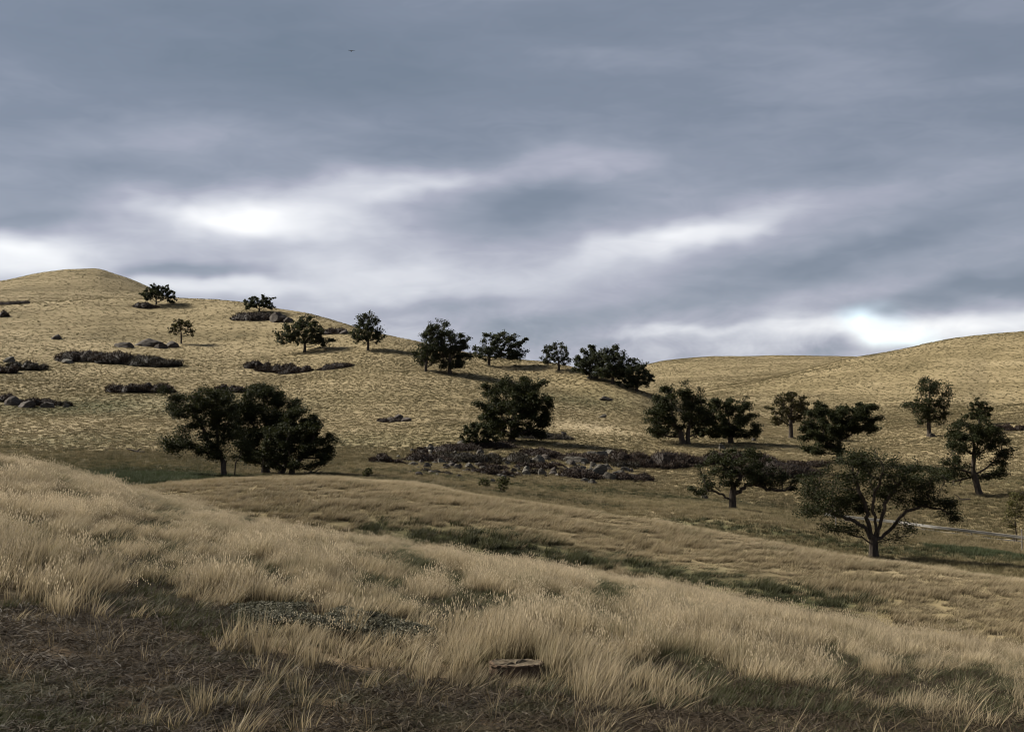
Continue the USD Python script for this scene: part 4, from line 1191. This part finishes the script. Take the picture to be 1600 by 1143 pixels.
G = np.random.default_rng(21)
from shapely.geometry import Polygon, Point
from shapely import contains_xy
P_WEED = Polygon([at(u, v, 6)[:2] for u, v in [(355, 946), (440, 950), (520, 962), (600, 978), (668, 996), (672, 1008), (600, 1006), (520, 997), (440, 982), (380, 968)]])
P_STUMPCLEAR = Polygon([at(u, v, 6)[:2] for u, v in [(758, 1046), (856, 1046), (854, 1078), (764, 1078)]])
P_WEEDFRONT = Polygon([at(u, v, 6)[:2] for u, v in [(350, 960), (400, 970), (480, 984), (560, 1000), (680, 1010), (700, 1050), (600, 1056), (480, 1046), (400, 1020), (350, 990)]])
TREE_XY = np.array([p[:2] for p in TREE_AT])
def on_road(x, y):
    t_ = cKDTree((RL + away * 1.1)[:, :2])
    return t_.query(np.stack([x, y], 1))[0] < 1.0

def gap_at(x, y):
    return .55 * meshkit.fbm(np.stack([x / .75, y / 1.9, 0 * x], -1), 2, 5) + .45 * meshkit.fbm(np.stack([x / 2.6, y / 6.0, 0 * x], -1), 2, 25)


# -- foreground slope
x, y = fan(8.5, 62, 30, G)
d = np.hypot(x, y); a = np.arctan2(x, y)
cd = np.array([float(q) for q in crest1_d(u_of(a))])
edge = d - verge_d(a) - 5.0 * fb(x, y, 2.2, 3, 31) * np.clip(verge_d(a) / 12, .5, 1) * (1 - .45 * sm(a, -.05, .1)) + 1.5 * sm(a, -.06, .1)
keep = (G.uniform(size=len(x)) < np.where(edge < 0, .22 * np.exp(edge / 1.8), np.clip(.35 + edge / 4, 0, 1))) & (d < cd * 1.08)
keep &= ~(contains_xy(P_WEED, x, y) & (G.uniform(size=len(x)) > .10)) & ~contains_xy(P_STUMPCLEAR, x, y)
gap = gap_at(x, y)
keep &= G.uniform(size=len(x)) < np.clip((.562 - gap) / .08, .05, 1)
x, y, d, gap = x[keep], y[keep], d[keep], gap[keep]
mat_front = P_WEEDFRONT
short = contains_xy(mat_front, x, y)
protos = [tuft(32, .12, .47, .0095, np.random.default_rng(40 + k), wind=(.04 + .05 * k, -.04 + .02 * k)) for k in range(6)] + [oat_tuft(9, .12, .52, np.random.default_rng(50 + k)) for k in range(1)]
wide = 1 + .9 * sm(d, 18, 45)
clump = meshkit.fbm(np.stack([x / .9, y / .9, 0 * x], -1), 2, 8)
hs = np.where(short, .5, 1.0) * np.where(d < verge_d(a[keep]) - .2, .6, 1.0) * (1.2 - .75 * np.clip((gap - .40) / .18, 0, 1)) * np.clip(.55 + 1.0 * clump, .6, 1.3) * G.uniform(.75, 1.12, len(x)) * (1 - .25 * sm(d, 25, 48))
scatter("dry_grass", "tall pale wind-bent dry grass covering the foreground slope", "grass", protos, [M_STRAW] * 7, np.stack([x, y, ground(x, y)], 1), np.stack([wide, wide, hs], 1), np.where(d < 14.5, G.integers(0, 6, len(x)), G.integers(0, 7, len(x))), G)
print("foreground tufts", len(x))
# green undergrowth in the gaps
x, y = fan(9, 60, 9, G)
d = np.hypot(x, y); a = np.arctan2(x, y)
gap = gap_at(x, y)
cd = np.array([float(q) for q in crest1_d(u_of(a))])
keep = (d > verge_d(a)) & (d < cd) & (gap > .492) & ~contains_xy(P_STUMPCLEAR, x, y)
x, y, d = x[keep], y[keep], d[keep]
gp = [tuft(40, .16, .26, .010, np.random.default_rng(60 + k), droop=.6) for k in range(3)]
w = 1 + .8 * sm(d, 18, 45)
scatter("green_grass", "dark green grass showing in gaps of the foreground's dry grass", "grass", gp, [M_GREEN] * 3, np.stack([x, y, ground(x, y)], 1), np.stack([w, w, G.uniform(.7, 1.2, len(x))], 1), G.integers(0, 3, len(x)), G)

# -- verge: matted dead growth, low green, a few stalks
x, y = fan(6.0, 24, 62, G)
d = np.hypot(x, y); a = np.arctan2(x, y)
keep = (d < verge_d(a) + .5) | ((gap_at(x, y) > .49) & (d < 24))
x, y, d = x[keep], y[keep], d[keep]
lp = [lying(26, .16, .34, .006, np.random.default_rng(70 + k)) for k in range(4)] + [tuft(16, .10, .13, .006, np.random.default_rng(80 + k), lean=.8, spread=.8, droop=.6) for k in range(2)]
scatter("matted_grass", "flattened brown dead grass matted over the roadside in front", "grass", lp, [M_DEAD] * 6, np.stack([x, y, ground(x, y) + .005], 1), np.stack([G.uniform(.8, 1.3, len(x))] * 2 + [G.uniform(.6, 1.4, len(x))], 1), G.integers(0, 6, len(x)), G, 3.1)
x, y = fan(6.0, 24, 14, G)
d = np.hypot(x, y); a = np.arctan2(x, y)
gn = meshkit.fbm(np.stack([x / 1.6, y / 1.6, 0 * x], -1), 3, 15)
keep = (d < verge_d(a) + .8) & (gn > .50)
corner = at(25, 1135, 5)
x = np.concatenate([x[keep], corner[0] + G.normal(0, .45, 160)]); y = np.concatenate([y[keep], corner[1] + G.normal(0, .35, 160)])
vg = [tuft(34, .13, .17, .008, np.random.default_rng(90 + k), lean=.5, spread=.6, droop=.6) for k in range(3)]
scatter("low_green_grass", "short green grass in patches over the matted roadside", "grass", vg, [M_GREEN] * 3, np.stack([x, y, ground(x, y)], 1), np.stack([G.uniform(.8, 1.3, len(x))] * 3, 1), G.integers(0, 3, len(x)), G, 3.1)
x, y = fan(6.5, 24, 2.6, G)
d = np.hypot(x, y); a = np.arctan2(x, y)
keep = (d < verge_d(a) + .3)
x, y = x[keep], y[keep]
sp = [tuft(9, .07, .42, .006, np.random.default_rng(100 + k), lean=.5, spread=.5, droop=.5) for k in range(4)]
scatter("bleached_stalks", "loose bleached stalks standing up from the matted roadside", "grass", sp, [M_PALESTALK] * 4, np.stack([x, y, ground(x, y)], 1), np.stack([G.uniform(.6, 1.2, len(x))] * 3, 1), G.integers(0, 4, len(x)), G, 3.1)

# -- grey weed mat
q = np.array([p for p in zip(G.uniform(P_WEED.bounds[0], P_WEED.bounds[2], 9000), G.uniform(P_WEED.bounds[1], P_WEED.bounds[3], 9000))])
q = q[contains_xy(P_WEED, q[:, 0], q[:, 1])]
q = q[meshkit.fbm(np.column_stack([q / .55, 0 * q[:, 0]]), 2, 12) < .52]
q = q[:2200]
wp = [weed(70, .15, np.random.default_rng(110 + k)) for k in range(4)]
scatter("grey_weed_mat", "low mat of grey-green small-leaved weeds amid the foreground grass", "weeds", wp, [M_WEED] * 4, np.column_stack([q, ground(q[:, 0], q[:, 1]) - .02 + .18 * meshkit.fbm(np.column_stack([q / .8, 0 * q[:, 0]]), 2, 13)]), np.stack([G.uniform(.7, 1.3, len(q))] * 3, 1), G.integers(0, 4, len(q)), G, 3.1)

# -- low rise beyond the dip
x, y = fan(42, 112, 5.0, G)
d = np.hypot(x, y); a = np.arctan2(x, y); u = u_of(a)
keep = (d > crest1_d(u) * 1.1) & (d < knots[4][0](u))
x, y, d = x[keep], y[keep], d[keep]
mk = masks(x, y)
isg = G.uniform(size=len(x)) < np.clip(mk[:, 0] * 1.1 - .1 + .5 * fb(x, y, 3.5, 3, 41), 0, .95)
pale_ = (G.uniform(size=len(x)) < np.clip(mk[:, 1] * .95, 0, .9)) & ~isg  # crest tufts given the brighter straw colour: backlight painted in
rp = [tuft(60, .34, .42, .020, np.random.default_rng(120 + k), wind=(.30, -.05), droop=.5) for k in range(4)]
gpp = [tuft(60, .36, .42, .024, np.random.default_rng(130 + k), droop=.5) for k in range(2)]
hn = meshkit.fbm(np.stack([x / 3.2, y / 2.2, 0 * x], -1), 3, 6)
hs = np.clip(.45 + 1.6 * (hn - .3), .35, 1.25) * G.uniform(.8, 1.15, len(x))
rest_ = ~isg & ~pale_
scatter("painted_backlit_crest_grass", "pale grass along the crest of the low rise, backlight painted into its colour", "grass", rp, [M_STRAW] * 4, np.stack([x, y, ground(x, y)], 1)[pale_], np.stack([1.1 + 0 * x, 1.1 + 0 * x, hs], 1)[pale_], G.integers(0, 4, pale_.sum()), G)
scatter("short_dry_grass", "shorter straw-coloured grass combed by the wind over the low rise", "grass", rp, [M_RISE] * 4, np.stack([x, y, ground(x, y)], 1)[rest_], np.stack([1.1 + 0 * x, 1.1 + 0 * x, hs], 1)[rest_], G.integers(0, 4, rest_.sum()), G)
scatter("green_grass", "dark green grass filling the dip in front of the low rise", "grass", gpp, [M_GREEN] * 2, np.stack([x, y, ground(x, y)], 1)[isg], np.stack([1.1 + 0 * x, 1.1 + 0 * x, hs * 1.15], 1)[isg], G.integers(0, 2, isg.sum()), G)

# -- valley floor and hills: tussocks, coarser with distance
def far_grass(d0, d1, dens, wid, name, labels, seed, nb, rad, hgt):
    x, y = fan(d0, d1, dens, G)
    d = np.hypot(x, y); a = np.arctan2(x, y); u = u_of(a)
    keep = (d > knots[3][0](u) * 1.12) & ~on_road(x, y) & (G.uniform(size=len(x)) < (1 if d0 < 100 else sm(d, d0, d0 * 1.35)) * (1 - sm(d, d1 * .74, d1)))
    x, y = x[keep], y[keep]
    mk = masks(x, y)
    n1 = meshkit.fbm(np.stack([x / 9, y / 9, 0 * x], -1), 3, seed)
    pg = np.clip(mk[:, 0] * 1.0 - .06 + .30 * (n1 - .5), 0, .95)
    zz = ground(x, y)
    terr = meshkit.fbm(np.stack([x / 55, zz / 2.6, y / 160], -1), 4, 61) - .5
    pd = np.clip(.24 + .5 * (n1 - .5) + 1.1 * fb(x, y, 42, 3, 51) + 1.9 * terr - mk[:, 1] * .5, .03, .85)
    r = G.uniform(size=len(x))
    cls = np.where(r < pg, 2, np.where(r < pg + pd * (1 - pg), 1, 0))
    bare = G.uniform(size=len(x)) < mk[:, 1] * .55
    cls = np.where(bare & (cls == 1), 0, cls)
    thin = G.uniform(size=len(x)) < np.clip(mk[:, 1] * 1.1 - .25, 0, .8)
    x, y, cls, mk = x[~thin], y[~thin], cls[~thin], mk[~thin]
    hs = np.where(cls == 1, 1.0, .85) * G.uniform(.6, 1.25, len(x))
    ws = G.uniform(.7, 1.3, len(x))
    pos = np.stack([x, y, ground(x, y)], 1); sc = np.stack([ws, ws, hs], 1)
    mat = [M_HILL, M_DARKTUFT, M_GREEN]
    for c in range(3):
        k = cls == c
        pr = [tuft(nb, rad, hgt, wid, np.random.default_rng(seed * 10 + c * 4 + q), droop=.4) for q in range(3)]
        scatter(name[c], labels[c], "grass", pr, [mat[c]] * 3, pos[k], sc[k], G.integers(0, 3, k.sum()), G, 3.1)
    print(name, len(x))
far_grass(76, 205, 4.5, .032, ["valley_grass", "olive_tussocks", "green_grass"], ["knee-high straw grass over the valley floor between oaks and rocks", "olive-brown tussocks dotting the valley floor", "green grass in the damp hollows of the valley floor"], 14, 36, .32, .42)
far_grass(150, 400, 2.9, .065, ["hill_grass", "olive_tussocks", "green_grass"], ["straw-coloured grass over the lower hillside", "dark olive tussocks stippling the lower hillside", "green grass in the folds of the lower hillside"], 15, 20, .30, .23)
far_grass(296, 1100, .62, .14, ["hill_grass", "olive_tussocks", "green_grass"], ["straw-coloured grass over the upper hillside and its crest", "dark olive tussocks stippling the upper hillside", "green grass in the folds of the upper hillside"], 16, 14, .48, .26)

# -- short grass standing round the stump
n_ = 170
x = P_STUMP[0] + G.uniform(-.75, .75, n_); y = P_STUMP[1] + G.uniform(-.85, .4, n_)
k_ = ((x - P_STUMP[0]) / .36) ** 2 + ((y - P_STUMP[1]) / .34) ** 2 > 1
x, y = x[k_], y[k_]
sg = [tuft(14, .09, .24, .006, np.random.default_rng(200 + q_), lean=.3, spread=.3) for q_ in range(3)]
scatter("short_dry_grass", "short thin dry grass standing round the flat-topped stump", "grass", sg, [M_STRAW] * 3, np.stack([x, y, ground(x, y)], 1), np.stack([1 + 0 * x, 1 + 0 * x, G.uniform(.6, 1.15, len(x))], 1), G.integers(0, 3, len(x)), G)

# -- lush wet hollows
M_LUSH = grass_material("lush_grass", (.022, .029, .012), (.044, .058, .025), (.085, .098, .044), None, 0.25)
lx, ly = [], []
for (u, v, dm, rx_, ry_, n_) in ((190, 749, 100, 7.5, 13, 1500), (250, 746, 100, 4.0, 8, 500), (1560, 868, 88, 3.0, 2.2, 260), (1500, 864, 88, 2.5, 1.8, 160)):
    p = at(u, v, dm); a_ = math.atan2(p[0], p[1])
    s_, r_ = G.normal(0, rx_ * .5, n_), G.normal(0, ry_ * .5, n_)
    lx.append(p[0] + s_ * math.cos(a_) + r_ * math.sin(a_)); ly.append(p[1] - s_ * math.sin(a_) + r_ * math.cos(a_))
lx, ly = np.concatenate(lx), np.concatenate(ly)
ok = ~on_road(lx, ly); lx, ly = lx[ok], ly[ok]
lu = [tuft(44, .42, .46, .034, np.random.default_rng(230 + q_), droop=.5) for q_ in range(3)]
scatter("lush_green_grass", "lush dark green grass in the wet hollows beside the grove and below the road", "grass", lu, [M_LUSH] * 3, np.stack([lx, ly, ground(lx, ly)], 1), np.stack([G.uniform(.8, 1.3, len(lx))] * 3, 1), G.integers(0, 3, len(lx)), G, 3.1)
